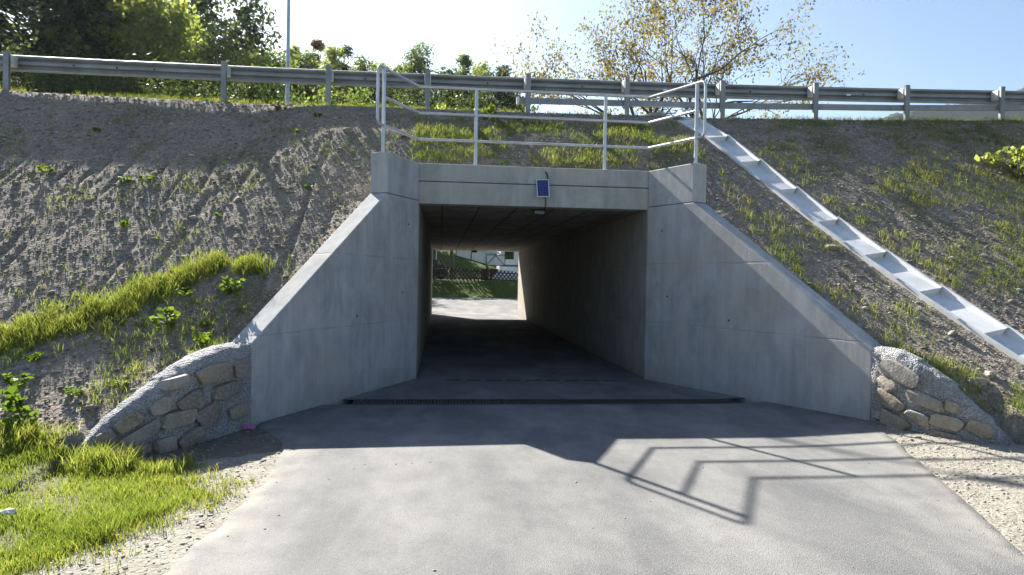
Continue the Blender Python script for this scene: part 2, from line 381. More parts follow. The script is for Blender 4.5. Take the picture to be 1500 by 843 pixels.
def terrain(X, Y, detail=True):
    """height and the masks gv (pale gravel), gr (grassy), dk (darker soil before the left stone wall)"""
    z = softplane(X, Y)
    left = sstep(-.5, -2.2, X)
    # ground close to the wing walls meets their sloping tops
    for C, E, path, top, sg in ((LC, LE, LPATH, LTOP, -1), (RC, RE, RPATH, RTOP, 1)):
        d, t = seg_dist(X, Y, [C, E]); zt = np.where(t < .267, z, .9+(2.85-.9)*(1-t)/(1-.267))-.05
        wt = np.exp(-(d/.55)**2)*sstep(.2, .32, t); z = z*(1-wt)+zt*wt
        d, p = seg_dist(X, Y, path); zt = np.interp(p, np.arange(len(top)), top)-.05
        wt = np.exp(-(d/.42)**2)*sstep(len(top)-.9, len(top)-2.2, p); z = z*(1-wt)+np.maximum(zt, z*.2)*wt
    ins = inside(X, Y, VOID); dv, _ = seg_dist(X, Y, VOID[:len(LPATH)+2+len(RPATH)])
    ins |= (dv < .13)
    flat = .05*sstep(3.4, 5.2, X)*sstep(5, 7, Y)
    z = np.where(ins, flat, z)
    slope = sstep(.12, .7, z)*sstep(14.0, 13.4, Y)
    if detail:
        big = fbm(X*.7, Y*.7, 3)-.5
        rub = fbm(X*4.2+3, Y*4.2, 4)-.5
        peb = fbm(X*21+31, Y*17, 3)-.5
        z = z+slope*(.03*big+.016*rub+.024*peb)+(1-slope)*(.05*big*(~ins)+.022*rub+.014*peb)
        wx = X+.25*(fbm(X*.8, Y*.5+40, 2)-.5)
        ril = vnoise(wx*11.3, Y*.6+11)*.6+vnoise(wx*22.1+50, Y*1.1)*.4
        ml = slope*(.35+.65*left)*sstep(.5, 1.3, z)*sstep(4.6, 3.4, z)
        z = z-ml*.042*sstep(.40, .26, ril)*sstep(.3, .6, fbm(X*.9+60, Y*.9, 2)+.12)
    else: rub = fbm(X*4.2+3, Y*4.2, 4)-.5
    # chute bed
    rel = np.stack([X-CH0[0], Y-CH0[1]], -1); al = rel@CHD; ac = rel@CHS
    bed = sstep(.25, .20, np.abs(ac-.255))*(al > -1.6)*(al < 8)
    z = z-.16*bed*(Y < 13.9)
    n = fbm(X*1.3+7, Y*1.3, 4)+.35*(fbm(X*5, Y*5, 3)-.5)
    gl, _ = seg_dist(X, Y, [(-2.9, 2.2), (-2.25, 3.9), (-1.95, 4.6), (-1.62, 5.25), (-2.1, 5.75), (-2.9, 6.1)])
    lushpoly = [(-9, 1), (-2.9, 1), (-2.25, 3.9), (-1.95, 4.6), (-1.62, 5.25), (-1.95, 5.55), (-2.2, 5.85), (-3.2, 6.1), (-3.6, 6.5), (-9, 6.6)]
    lush = inside(X+(n-.5)*.5, Y+(n-.5)*.3, lushpoly).astype(float)
    gv = (1-sstep(.1, .3, z))*(1-lush)
    dk = inside(X+(n-.5)*.35, Y+(n-.5)*.3, [(-3.05, 6.22), (-2.5, 6.6), (-2.0, 7.55), (-1.4, 7.6), (-1.35, 6.6), (-2.2, 6.15), (-2.9, 6.0)])*.6  # soil darkened between the left stone wall and the road
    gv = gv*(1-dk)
    gr = lush*.8
    up = inside(X, Y, [(-.7, 11.2), (4.4, 11.2), (4.6, 13.0), (-.4, 12.95)])
    gr = np.maximum(gr, up*sstep(.34, .58, n)*.75)
    gr = np.maximum(gr, sstep(5.5, 7, X)*sstep(9.2, 10.2, Y)*sstep(.47, .66, n)*.65)
    gr = np.maximum(gr, sstep(-1, -2, X)*sstep(.62, .8, n)*.5*slope)
    gr = np.maximum(gr, sstep(13.7, 14, Y)*.6)
    return z, gv, gr, dk, ins

# ------------------------------------------------------------------ ground, embankment, road
def grid_mesh(name, xs, ys, zf, mat, keep=None, kind='structure', attrs=None, smooth=True):
    X, Y = np.meshgrid(xs, ys, indexing='ij'); Z = zf if isinstance(zf, np.ndarray) else zf(X, Y)
    nx, ny = X.shape; idx = np.arange(nx*ny).reshape(nx, ny)
    F = np.stack([idx[:-1, :-1], idx[1:, :-1], idx[1:, 1:], idx[:-1, 1:]], -1)
    F = F[keep] if keep is not None else F.reshape(-1, 4)
    o = mesh_np(name, np.stack([X, Y, Z], -1).reshape(-1, 3), F, mat, attrs=attrs, smooth=smooth)
    return tag(o, kind=kind)
grid_mesh('ground', np.array([-2400., -200, 200, 2400]), np.array([-2400., -200, 200, 2400]), lambda X, Y: X*0-.45, M['meadow'], attrs=None)

xs = np.concatenate([np.arange(-40, -9.2, .7), np.arange(-9.2, 13.2, .04), np.arange(13.2, 41, .7)])
ys = np.concatenate([np.arange(-14, 2.6, .3), np.arange(2.6, 14.66, .036)])
X, Y = np.meshgrid(xs, ys, indexing='ij')
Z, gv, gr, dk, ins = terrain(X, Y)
far = np.maximum(sstep(-9, -16, X), sstep(-6, -13, Y))
quad_any = ins[:-1, :-1] | ins[1:, :-1] | ins[1:, 1:] | ins[:-1, 1:]
yc = (Y[:-1, :-1]+Y[1:, 1:])/2
keep = ~(quad_any & (yc > 7.75))
zc = (Z[:-1, :-1]+Z[1:, 1:])/2
low = (zc < .14)
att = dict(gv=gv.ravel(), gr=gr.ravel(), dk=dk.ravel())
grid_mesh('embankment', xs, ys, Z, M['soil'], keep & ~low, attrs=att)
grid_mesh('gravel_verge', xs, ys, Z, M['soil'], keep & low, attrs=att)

ROADL = [(-14, -1.9), (0, -1.75), (2.5, -1.6), (3.86, -1.47), (4.61, -1.38), (5.4, -1.34), (6.08, -1.37), (6.5, -1.42), (6.96, -1.53), (7.69, -1.94), (10.97, -.365), (29.73, -.365), (31, -.9), (34, -3), (40.3, -9)]
ROADR = [(-14, 3.3), (0, 3.35), (2.5, 3.45), (3.77, 3.56), (4.74, 3.97), (5.86, 4.42), (6.63, 4.68), (7.43, 4.97), (10.97, 3.375), (29.73, 3.375), (31, 4.0), (34, 7), (40.3, 14)]
def lowland(X, Y):
    z = .42*sstep(31, 39, Y)+1.05*sstep(40.1, 43.2, Y+.12*np.maximum(0, X-1)*0)
    z = z+.22*np.clip(-9-X, 0, 40)*sstep(34, 46, Y)+.38*np.clip(Y-66, 0, 14)*sstep(-40, -20, X)+.03*np.clip(Y-80, 0, 60)
    return z
def road():
    ya = np.concatenate([np.arange(-14, 2.5, .5), np.arange(2.5, 11, .05), np.arange(11, 40.4, .25)])
    ya = np.sort(np.concatenate([ya[(np.abs(ya-8.9) > .2)], [8.72, 9.08]]))
    l = np.interp(ya, *zip(*ROADL)); r = np.interp(ya, *zip(*ROADR)); fr = (ya < 7.6)
    l = l+fr*(.05*(vnoise(ya*2.1, ya*0)-.5)+.05*(vnoise(ya*9, ya*0+3)-.5)); r = r+fr*(.03*(vnoise(ya*2.3, ya*0+9)-.5)+.015*(vnoise(ya*8, ya*0+13)-.5))
    us = np.array([0, .0, .02, .06, .13, .25, .4, .55, .7, .82, .9, .95, .985, 1, 1.])
    A = l[None, :]+(r-l)[None, :]*us[:, None]; B = np.repeat(ya[None, :], len(us), 0)
    Zr = .022+.05*sstep(3.4, 5.2, A)*sstep(5, 7, B)*(B < 12)+lowland(A*0, B)*(B > 29)
    Zr[0] -= .05; Zr[-1] -= .05; A[0] -= .05; A[-1] += .05
    edge = np.minimum(A-l[None, :], r[None, :]-A); e = np.clip(1-edge/.35, 0, 1)*(B < 7.6)
    e = np.maximum(e, .8*np.clip(1-(edge)/.25, 0, 1)*(B > 7.6)*(B < 30))
    n1, n2 = A.shape; idx = np.arange(n1*n2).reshape(n1, n2)
    F = np.stack([idx[:-1, :-1], idx[1:, :-1], idx[1:, 1:], idx[:-1, 1:]], -1)
    hole = (B[:-1, :-1] > 8.715) & (B[1:, 1:] < 9.085)
    return mesh_np('road', np.stack([A, B, Zr], -1).reshape(-1, 3), F[~hole], M['asphalt'], attrs=dict(edge=e.ravel()))
RD = tag(road(), kind='structure')
# tar patches along the joint under the tunnel mouth
for k in range(9):
    x0 = .12+k*.315; wd = .2+.05*random.random()
    MB().box((x0+wd/2, 10.78+.015*math.sin(k*3), .0245), (wd, .075, .005)).build('tar_patch', M['iron'], RD)

# far side of the embankment and the lowland behind it
def far_land():
    xs = np.concatenate([np.arange(-110, -20, 3), np.arange(-20, -6, .8), np.arange(-6, 9, .14), np.arange(9, 24, .8), np.arange(24, 140, 3)])
    ys = np.concatenate([np.arange(14.64, 26, .4), np.arange(26, 46, .14), np.arange(46, 70, .7), np.arange(70, 200, 4)])
    X, Y = np.meshgrid(xs, ys, indexing='ij')
    v = [(-3.6, 36), (-2.0, 33.15), (XL, Y1), (XR, Y1), (5.0, 33.25), (6.6, 36)]
    low = lowland(X, Y); emb = np.minimum(crest(X)-.02, 4.95-.665*(Y-27.0)+(crest(X)-4.95)*sstep(33, 27, Y))
    emb = np.minimum(emb, 4.97+.008*np.clip(X, -14, 18)+.0015*np.clip(X, -14, 18)**2-.02)
    z = np.maximum(low, emb)
    ins = inside(X, Y, v); d, _ = seg_dist(X, Y, [(-2.0, 33.15), (XL, Y1), (XR, Y1), (5.0, 33.25)]); ins |= d < .13
    z = np.where(ins, -.02+low, z)+.05*(fbm(X*1.2, Y*1.2, 3)-.5)*(~ins)*(Y > 15)
    l = np.interp(Y, *zip(*ROADL)); r = np.interp(Y, *zip(*ROADR))
    onroad = (Y > 29.73) & (Y < 40.2) & (X > l) & (X < r); z = np.where(onroad, low-.03, z)
    q = ins[:-1, :-1] | ins[1:, :-1] | ins[1:, 1:] | ins[:-1, 1:]
    keep = ~(q & ((Y[:-1, :-1] < 33)))
    gvm = ((Y > 43.6) & (X > -3) & (X < 9) & (Y < 60)).astype(float)*.9
    grid_mesh('meadow', xs, ys, z, M['meadow'], keep, attrs=dict(gv=gvm.ravel()))
    xs = np.arange(-60, 61, 2.); grid_mesh('upper_road', xs, np.linspace(15.4, 22.4, 4), lambda X, Y: crest(X)+.015, M['asphalt_dark'])
far_land()

# ------------------------------------------------------------------ the underpass
UP = empty('underpass', 'grey concrete road underpass with flared wing walls and a parapet over the mouth', 'underpass', (1.5, 10.97, 0))
def wing(C, E, sg, name_lbl):
    d = Vector((E[0]-C[0], E[1]-C[1], 0)); Ln = d.length; d.normalize(); out = Vector((d.y, -d.x, 0))
    if out.x*sg < 0: out = -out
    P = lambda s, t, z: Vector((C[0], C[1], 0))+d*s+out*t+Vector((0, 0, z))
    prof = [(0.002, -.4), (Ln, -.4), (Ln, .9), (1.012, 2.85), (0.002, 2.85)]
    m = MB().loft([P(s, 0, z) for s, z in prof], [P(s, .28, z) for s, z in prof])
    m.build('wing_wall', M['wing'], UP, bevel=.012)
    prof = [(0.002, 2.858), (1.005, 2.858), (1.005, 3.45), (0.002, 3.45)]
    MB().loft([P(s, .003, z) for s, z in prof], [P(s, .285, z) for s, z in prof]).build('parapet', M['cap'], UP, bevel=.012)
    for s_, z_ in ((.35, 2.45), (.5, 1.42), (1.75, 1.1)):
        c = P(s_, -.001, z_+.02*math.sin(s_*9)); MB().tube([c+out*.01, c-out*.002], .016, 10).build('tie_hole', M['iron'], UP)
    return d, out
LD, LO = wing(LC, LE, -1, 'left'); RDv, RO = wing(RC, RE, 1, 'right')
hp = [(XL+.002, Y0), (XR-.002, Y0), (XR+.25, Y0+.122), (XR+.25, Y0+.3), (XL-.25, Y0+.3), (XL-.25, Y0+.122)]
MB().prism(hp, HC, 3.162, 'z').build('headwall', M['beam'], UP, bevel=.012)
hp2 = [(XL+.002, Y0-.004), (XR-.002, Y0-.004)]+hp[2:]
MB().prism(hp2, 3.172, 3.45, 'z').build('parapet', M['beam'], UP, bevel=.012)
ym = Y0+.302
MB().box((XL-.15, (Y0+.01+Y1)/2, HC/2-.2), (.3, Y1-Y0-.02, HC+.4-.004)).build('tunnel_wall', M['tunnel'], UP)
MB().box((XR+.15, (Y0+.01+Y1)/2, HC/2-.2), (.3, Y1-Y0-.02, HC+.4-.004)).build('tunnel_wall', M['tunnel'], UP)
MB().box(((XL+XR)/2, (ym+Y1)/2, HC+.15), (XR-XL+.6, Y1-ym-.01, .3)).build('ceiling', M['ceiling'], UP)
for C, E, sg in (((XL, Y1), (-2.0, 33.15), -1), ((XR, Y1), (5.0, 33.25), 1)):
    d = Vector((E[0]-C[0], E[1]-C[1], 0)); Ln = d.length; d.normalize(); out = Vector((d.y, -d.x, 0))
    if out.x*sg < 0: out = -out
    P = lambda s, t, z: Vector((C[0], C[1], 0))+d*s+out*t+Vector((0, 0, z))
    prof = [(0.004, -.4), (Ln, -.4), (Ln, .9), (1.0, 2.85), (1.0, 3.45), (0.004, 3.45)]
    MB().loft([P(s, 0, z) for s, z in prof], [P(s, .28, z) for s, z in prof]).build('wing_wall', M['wing'], UP, bevel=.012)
MB().box(((XL+XR)/2, Y1+.12, (HC+3.45)/2), (XR-XL-.01, .24, 3.45-HC)).build('headwall', M['beam'], UP, bevel=.01)

# ------------------------------------------------------------------ stone end walls
def stone_wall(label, path, top, stones, sg):
    root = empty('stone_wall', label, 'stone wall', (path[0][0], path[0][1], 0))
    # mortar body: dense sweep with a rough rounded top
    n = 90; ps = np.linspace(0, len(path)-1, n); px = np.interp(ps, range(len(path)), [p[0] for p in path]); py = np.interp(ps, range(len(path)), [p[1] for p in path])
    zt = np.interp(ps, range(len(path)), top); tx = np.gradient(px); ty = np.gradient(py); ln = np.hypot(tx, ty); tx /= ln; ty /= ln
    ox, oy = -ty*sg, tx*sg                     # outward (away from the road)
    if (ox[0]*sg) < 0: ox, oy = -ox, -oy
    rows = 26; V = []
    for j in range(rows):
        u = j/(rows-1)
        if u < .62: t = np.zeros(n); z = -.25+(zt-.03+.25)*(u/.62)
        elif u < .9:
            a = (u-.62)/.28; t = np.full(n, .30*a); z = zt-.03+.045*np.sin(a*math.pi)+.0*a
        else: a = (u-.9)/.1; t = np.full(n, .30); z = zt-.03-.4*a
        s = np.cumsum(ln)
        nz = (fbm(s*9+u*3, u*18+s*2, 4)-.5)*.06+(fbm(s*40, u*70, 2)-.5)*.024
        V.append(np.stack([px+ox*(t-nz*(u < .9)), py+oy*(t-nz*(u < .9)), z+nz*.5*(u > .5)], -1))
    V = np.array(V); idx = np.arange(rows*n).reshape(rows, n)
    F = np.stack([idx[:-1, :-1], idx[:-1, 1:], idx[1:, 1:], idx[1:, :-1]], -1).reshape(-1, 4)
    mesh_np('mortar_body', V.reshape(-1, 3), F, M['mortar'], root, smooth=True)
    for k, (x, y, z, wd, h, tilt) in enumerate(stones):
        d, p = seg_dist(np.array([x]), np.array([y]), path); i = int(min(len(path)-2, p[0])); a, b = path[i], path[i+1]
        t = Vector((b[0]-a[0], b[1]-a[1], 0)).normalized()
        if t.x*sg < 0: t = t
        nrm = Vector((-oy[0]*0-t.y, t.x, 0));
        if nrm.y > 0: nrm = -nrm                # facing the road
        bm = bmesh.new(); ang = R_(-tilt); hx = t if sg > 0 else -t
        for q_ in range(34):
            c = Vector((random.gauss(0, 1), random.gauss(0, 1), random.gauss(0, 1))).normalized()
            q = [math.copysign(abs(c[i])**.55, c[i])*random.uniform(.9, 1.06) for i in range(3)]
            lx, lz, ly = q[0]*wd/2*1.03, q[2]*h/2*1.06, max(-.05, min(q[1]*.07, .042+.012*random.random()))
            rx, rz = lx*math.cos(ang)-lz*math.sin(ang), lx*math.sin(ang)+lz*math.cos(ang)
            bm.verts.new(Vector((x, y, z))+hx*rx+Vector((0, 0, rz))+nrm*(ly+.004))
        res = bmesh.ops.convex_hull(bm, input=bm.verts)
        bmesh.ops.delete(bm, geom=[v for v in bm.verts if not v.link_faces], context='VERTS')
        me = bpy.data.meshes.new('stone'); bm.to_mesh(me); bm.free()
        me.polygons.foreach_set('use_smooth', np.ones(len(me.polygons), bool)); me.set_sharp_from_angle(angle=R_(28))
        put(link('stone', me, M['stone']), root)
    return root
SL = [(-2.22, 7.01, .66, .5, .18, -5), (-2.07, 7.37, .66, .22, .19, 0), (-2.44, 6.62, .62, .27, .12, -10), (-2.16, 7.16, .46, .42, .17, -5), (-2.35, 6.77, .44, .31, .14, -20), (-2.53, 6.53, .42, .22, .15, -25), (-2.73, 6.36, .32, .24, .13, -30), (-2.42, 6.65, .28, .35, .17, -10), (-2.25, 6.94, .26, .32, .21, -20), (-2.09, 7.32, .21, .26, .15, 0), (-2.66, 6.42, .19, .4, .13, -28), (-2.88, 6.27, .2, .16, .13, -25), (-2.68, 6.4, .04, .24, .11, -10), (-2.5, 6.56, .06, .22, .16, -5), (-2.35, 6.77, .08, .29, .15, -20)]
SR = [(5.11, 7.11, .67, .52, .2, 22), (5.06, 7.26, .51, .27, .14, 20), (5.07, 7.22, .35, .38, .16, 20), (5.24, 6.87, .4, .41, .15, 15), (5.39, 6.66, .38, .16, .11, 20), (5.2, 6.92, .21, .27, .13, 15), (5.1, 7.15, .12, .4, .17, 20), (5.36, 6.7, .2, .32, .15, 5), (5.58, 6.52, .18, .27, .15, 20), (5.36, 6.71, .05, .34, .11, 5), (5.03, 7.35, .16, .13, .13, 0)]
stone_wall('curved stone and mortar wall at the foot of the left wing wall, grass in front', LPATH, LTOP, SL, -1)
stone_wall('curved stone and mortar wall at the foot of the right wing wall, beside pale gravel', RPATH, RTOP, SR, 1)

# ------------------------------------------------------------------ pipe railing on the parapet
PR = empty('pipe_railing', 'galvanised three-rail pipe railing on the parapet above the tunnel mouth', 'railing', (1.5, 11.08, 3.45))
def railing():
    off = .12
    def wpt(C, d, out, s, z): v = Vector((C[0], C[1], 0))+d*s+out*off; return (v.x, v.y, z)
    yb = Y0+off; hL = (XL-.03, yb); hR = (XR+.02, yb)
    zs = {'top_rail': 4.69, 'mid_rail': 4.27, 'low_rail': 3.85}
    LW = lambda s, z: wpt(LC, LD, LO, s, z); RW = lambda s, z: wpt(RC, RDv, RO, s, z)
    sp = .93
    for nme, z in zs.items():
        a = [hL+(z,), hR+(z,)]
        pts = [LW(sp, z), (*hL, z), (*hR, z), RW(sp, z)]
        if nme == 'top_rail':
            pts = [LW(sp+.17, z-.09), LW(sp+.165, z-.045), LW(sp+.14, z-.012), LW(sp+.09, z)]+pts[1:3]+[RW(sp+.09, z), RW(sp+.14, z-.012), RW(sp+.165, z-.045), RW(sp+.17, z-.09)]
        if nme == 'low_rail':
            pts = [LW(sp+.17, z+.09), LW(sp+.165, z+.045), LW(sp+.14, z+.012), LW(sp+.09, z)]+pts[1:3]+[RW(sp+.09, z), RW(sp+.14, z+.012), RW(sp+.165, z+.045), RW(sp+.17, z+.09)]
        MB().tube(pts, .0225, 12).build(nme, M['galv'], PR, smooth=True)
    for W in (LW, RW):
        MB().tube([W(sp+.17, zs['low_rail']+.088), W(sp+.17, zs['top_rail']-.088)], .0225, 12).build('end_bar', M['galv'], PR, smooth=True)
    for p in (LW(sp, 0), (.53, yb, 0), (2.66, yb, 0), RW(sp, 0)):
        MB().tube([(p[0], p[1], 3.44), (p[0], p[1], 4.68)], .029, 12).box((p[0], p[1], 3.456), (.11, .11, .012)).build('post', M['galv'], PR, smooth=True)
railing()

# ------------------------------------------------------------------ guardrail along the upper road
GR = empty('guardrail', 'long weathered steel guardrail on posts along the top of the embankment', 'guardrail', (1.7, 14, 5))
def guardrail():
    # W profile, y away from the road side, z from the top
    pr = [(.03, 0), (.0, -.012), (.0, -.045), (.075, -.085), (.075, -.118), (.0, -.135), (.0, -.176), (.075, -.193), (.075, -.226), (.0, -.266), (.0, -.298), (.03, -.31)]
    yb = 14.23
    ends = [-16.3, -12.3, -8.3, -4.3, -.3, 3.75, 7.85, 12.1, 16.3, 20.3]
    for k, (a, b) in enumerate(zip(ends[:-1], ends[1:])):
        n = 9; V = []; F = []
        for i in range(n):
            x = a-.12+(b-a+.24)*i/(n-1)
            for (yy, zz) in pr: V.append((x, yb+yy+.004*(k % 2), rail_z(x)+zz))
        m = len(pr)
        for i in range(n-1):
            for j in range(m-1): F.append((i*m+j, (i+1)*m+j, (i+1)*m+j+1, i*m+j+1))
        o = MB().add(V, F).build('beam', M['rail'], GR)
        sd = o.modifiers.new('thick', 'SOLIDIFY'); sd.thickness = .004
    for k, x in enumerate([-12.3, -8.28, -4.3, -2.29, -.33, 1.72, 3.8, 5.87, 7.95, 10.05, 12.3, 14.3, 16.3]):
        zb = crest(x)-.15; zt = rail_z(x)-.005+.01*random.uniform(-1, 1)
        m = MB(); m.prism([(x-.05, 13.95), (x+.05, 13.95), (x+.05, 13.96), (x-.04, 13.96), (x-.04, 14.005), (x+.05, 14.005), (x+.05, 14.015), (x-.05, 14.015)], zb, zt, 'z')
        m.build('post', M['rail'], GR)
        MB().box((x, 14.12, rail_z(x)-.155), (.13, .2, .2)).build('spacer_block', M['spacer'], GR, bevel=.008)
        if k % 2 == 0 and x > 0: 
            MB().box((x+.9, yb-.008, rail_z(x)-.155), (.09, .012, .035)).build('reflector', M['white'], GR)
    for k, x in enumerate([-7.2, -6.4, -5.7, -1.6, .9, 2.9, 6.6, 9.2]):
        MB().tube([(x, yb-.012, rail_z(x)-.155), (x, yb+.01, rail_z(x)-.155)], .02, 8).build('bolt', M['iron'], GR)
    # lower box rail on the right part
    cuts = [1.55, 5.6, 9.7, 13.9, 18]
    for a, b in zip(cuts[:-1], cuts[1:]):
        A = []; B = []
        for (yy, zz) in ((13.965-.065, -.06), (13.965-.01, -.065), (13.965-.01, .065), (13.965-.065, .06)):
            A.append((a+.004, yy+.13, crest(a)+.33+zz)); B.append((b-.004, yy+.13, crest(b)+.33+zz))
        MB().loft(A, B).build('lower_rail', M['rail'], GR, bevel=.01)
    MB().box((1.52, 14.06, crest(1.5)+.33), (.05, .075, .15)).build('end_cap', M['spacer'], GR)
guardrail()

# ------------------------------------------------------------------ drain chute
CR = empty('drain_chute', 'pale metal stepped drain chute running down the right embankment', 'drain chute', (5.2, 12.8, 4.4))
def chute():
    d = Vector((CHD[0], CHD[1], .665*CHD[1])); hl = d.length; d.normalize()
    nrm = Vector((0, -.665, 1)).normalized(); s = nrm.cross(d).normalized()
    if s.x < 0: s = -s
    def pz(x, y): return float(softplane(np.array([x]), np.array([y]))[0])
    step = .975
    prev_o = None
    for k in range(-1, 9):
        e = Vector((CH0[0], CH0[1], 0))+Vector((CHD[0], CHD[1], 0))*(k*step/hl)+Vector((CHS[0], CHS[1], 0))*.22
        st = e-Vector((CHD[0], CHD[1], 0))*((step+.06)/hl)
        e.z = pz(e.x, e.y)+.012; st.z = pz(st.x, st.y)+.012
        d = (e-st).normalized(); s = (s-d*s.dot(d)).normalized(); nrm = s.cross(d).normalized()
        if nrm.z < 0: nrm = -nrm
        t = .012
        def sec(c, wf, floor):     # straight near lip, far lip drawn in towards the lower end
            return [c+s*a+nrm*z for a, z in ((-.235, .03), (-.195, .03), (-.18, floor), (wf-.02, floor), (wf, .045), (wf+.03, .045), (wf+.03, .033), (wf+t, .033), (wf-.01, floor-t), (-.19, floor-t), (-.222, -.12), (-.235, -.12))]
        wu, wd = .235, .195; lift_u, lift_d = -.055, .02
        A, B = sec(st, wu, lift_u), sec(e, wd, lift_d); n = len(A)
        m = MB(); k0 = len(m.v)
        m.add(A+B, [(i, (i+1) % n, n+(i+1) % n, n+i) for i in range(n)])
        # end faces as strips
        for o_ in (0, n): m.add([], []); m.f += [(o_+0, o_+1, o_+10, o_+11), (o_+1, o_+2, o_+9, o_+10), (o_+2, o_+3, o_+8, o_+9), (o_+3, o_+4, o_+7, o_+8), (o_+4, o_+5, o_+6, o_+7)]
        tr = m.build('trough', M['chute'], CR)
        c = e-d*.012+nrm*(lift_d)
        b = MB().loft([c+s*a+nrm*z for a, z in ((-.185, -.10), (wd-.012, -.10), (wd-.006, .012), (-.19, .012))],
                  [c+d*.014+s*a+nrm*z for a, z in ((-.185, -.10), (wd-.012, -.10), (wd-.006, .012), (-.19, .012))]).build('baffle', M['chute'])
        b.parent = tr
        mid = st+d*.62-s*.245+nrm*.036
        Mx = Matrix((s, d, nrm)).transposed()
        br = MB().box(mid, (.06, .15, .012), M=Mx).build('bracket', M['chute'])
        br.parent = tr
    # flared inlet apron at the kerb
    e = Vector((4.62, 13.86, 0)); e.z = crest(4.6)+.0
    c2 = Vector((CH0[0], CH0[1], 0))+Vector((CHD[0], CHD[1], 0))*(-2.2*step/hl)+Vector((CHS[0], CHS[1], 0))*.25; c2.z = pz(c2.x, c2.y)+.05; c3 = c2+Vector((CHD[0], CHD[1], 0))*.5; c3.z = pz(c3.x, c3.y)+.04; d = (c3-c2).normalized(); nrm = Vector((0, -.6, .8))
    MB().loft([c2+s*.42+nrm*.14, c2+s*.36, c2-s*.36, c2-s*.42+nrm*.10, c2-s*.36-nrm*.015, c2+s*.36-nrm*.015],
              [c2+d*.55+s*.36+nrm*.11, c2+d*.55+s*.29, c2+d*.55-s*.29, c2+d*.55-s*.34+nrm*.09, c2+d*.55-s*.29-nrm*.015, c2+d*.55+s*.29-nrm*.015]).build('inlet', M['chute'], CR)
chute()

# ------------------------------------------------------------------ drain grate across the road
DG = empty('drain_grate', 'dark slotted drain grate across the road before the tunnel', 'drain grate', (1.4, 8.9, 0))
def grate():
    a, b, y0, y1 = -1.10, 4.04, 8.72, 9.08
    MB().box(((a+b)/2, 8.9, -.16), (b-a, .36, .02)).box(((a+b)/2, y0+.008, -.075), (b-a, .014, .16)).box(((a+b)/2, y1-.008, -.075), (b-a, .014, .16)).build('channel', M['iron'], DG)
    for yy in (y0+.015, y1-.015): MB().box(((a+b)/2, yy, .008), (b-a+.01, .03, .044)).build('frame_bar', M['grating'], DG)
    n = 10; L_ = (b-a)/n
    proto = None
    for k in range(n):
        if proto is None:
            m = MB()
            for yy in (y0+.045, 8.9, y1-.045): m.box((L_/2, yy-8.9, .012), (L_-.012, .022, .03))
            for i in range(13): m.box((.022+i*(L_-.044)/12, 0, .0135), (.016, y1-y0-.07, .026))
            proto = m.build('grating', M['grating']); o = proto
        else: o = proto.copy(); COL.objects.link(o)
        o.parent = DG; o.location = (a+k*L_-DG.location.x, 0, 0)
grate()

# ------------------------------------------------------------------ solar panel, cables, lamps
SP = empty('solar_panel', 'small blue solar panel fixed to the headwall over the tunnel', 'solar panel', (1.605, 10.95, 3.1))
def solar():
    Mx = (Matrix.Rotation(R_(-2.5), 3, 'Y') @ Matrix.Rotation(R_(-14), 3, 'X'))
    c = Vector((1.61, 10.90, 3.10)); w_, h = .205, .30
    p = MB().box((0, 0, 0), (w_-.02, .012, h-.02)).build('cell_sheet', M['solar'], SP, world=False)
    p.matrix_local = Matrix.Translation(c-SP.location) @ Mx.to_4x4()
    f = MB()
    for a, b, e, g in ((0, h/2-.006, w_, .013), (0, -h/2+.006, w_, .013)): f.box((a, -.004, b), (e, .026, g))
    for a in (-1, 1): f.box((a*(w_/2-.006), -.004, 0), (.013, .026, h-.027))
    q = f.build('frame', M['alu'], SP, world=False); q.matrix_local = Matrix.Translation(c-SP.location) @ Mx.to_4x4()
    MB().box((1.61, 10.945, 3.12), (.06, .05, .1)).build('wall_bracket', M['alu'], SP)
solar()
cb = MB().tube([(1.655, 10.955, 3.375), (1.675, 10.945, 3.35), (1.69, 10.94, 3.31), (1.695, 10.94, 3.24)], .011, 8).build('cable', M['black'], smooth=True)
tag(cb, 'short black cable entering the parapet above the solar panel', 'cable')
cb = MB().tube([(1.665, 10.95, 2.97), (1.672, 10.952, 2.86), (1.67, 10.955, 2.815), (1.66, 11.05, 2.79), (1.64, 11.25, 2.785)], .008, 8).build('cable', M['black'], smooth=True)
tag(cb, 'thin black cable from the solar panel down to the tunnel ceiling lamp', 'cable')
def lamp(x, y, label, s):
    r = empty('ceiling_lamp', label, 'lamp', (x, y, HC))
    MB().box((x, y, HC-.055), (.20*s, .12*s, .075*s)).build('housing', M['black'], r, bevel=.01)
    MB().box((x, y-.063*s, HC-.06), (.16*s, .008, .05*s)).build('lens', M['glass'], r)
    MB().box((x+.02, y, HC-.008), (.05, .05, .02)).build('mount', M['black'], r)
lamp(1.615, 11.33, 'small black lamp on the tunnel ceiling just inside the near mouth', 1.0)
lamp(1.42, 29.25, 'small black lamp on the ceiling at the far end of the tunnel', 1.1)

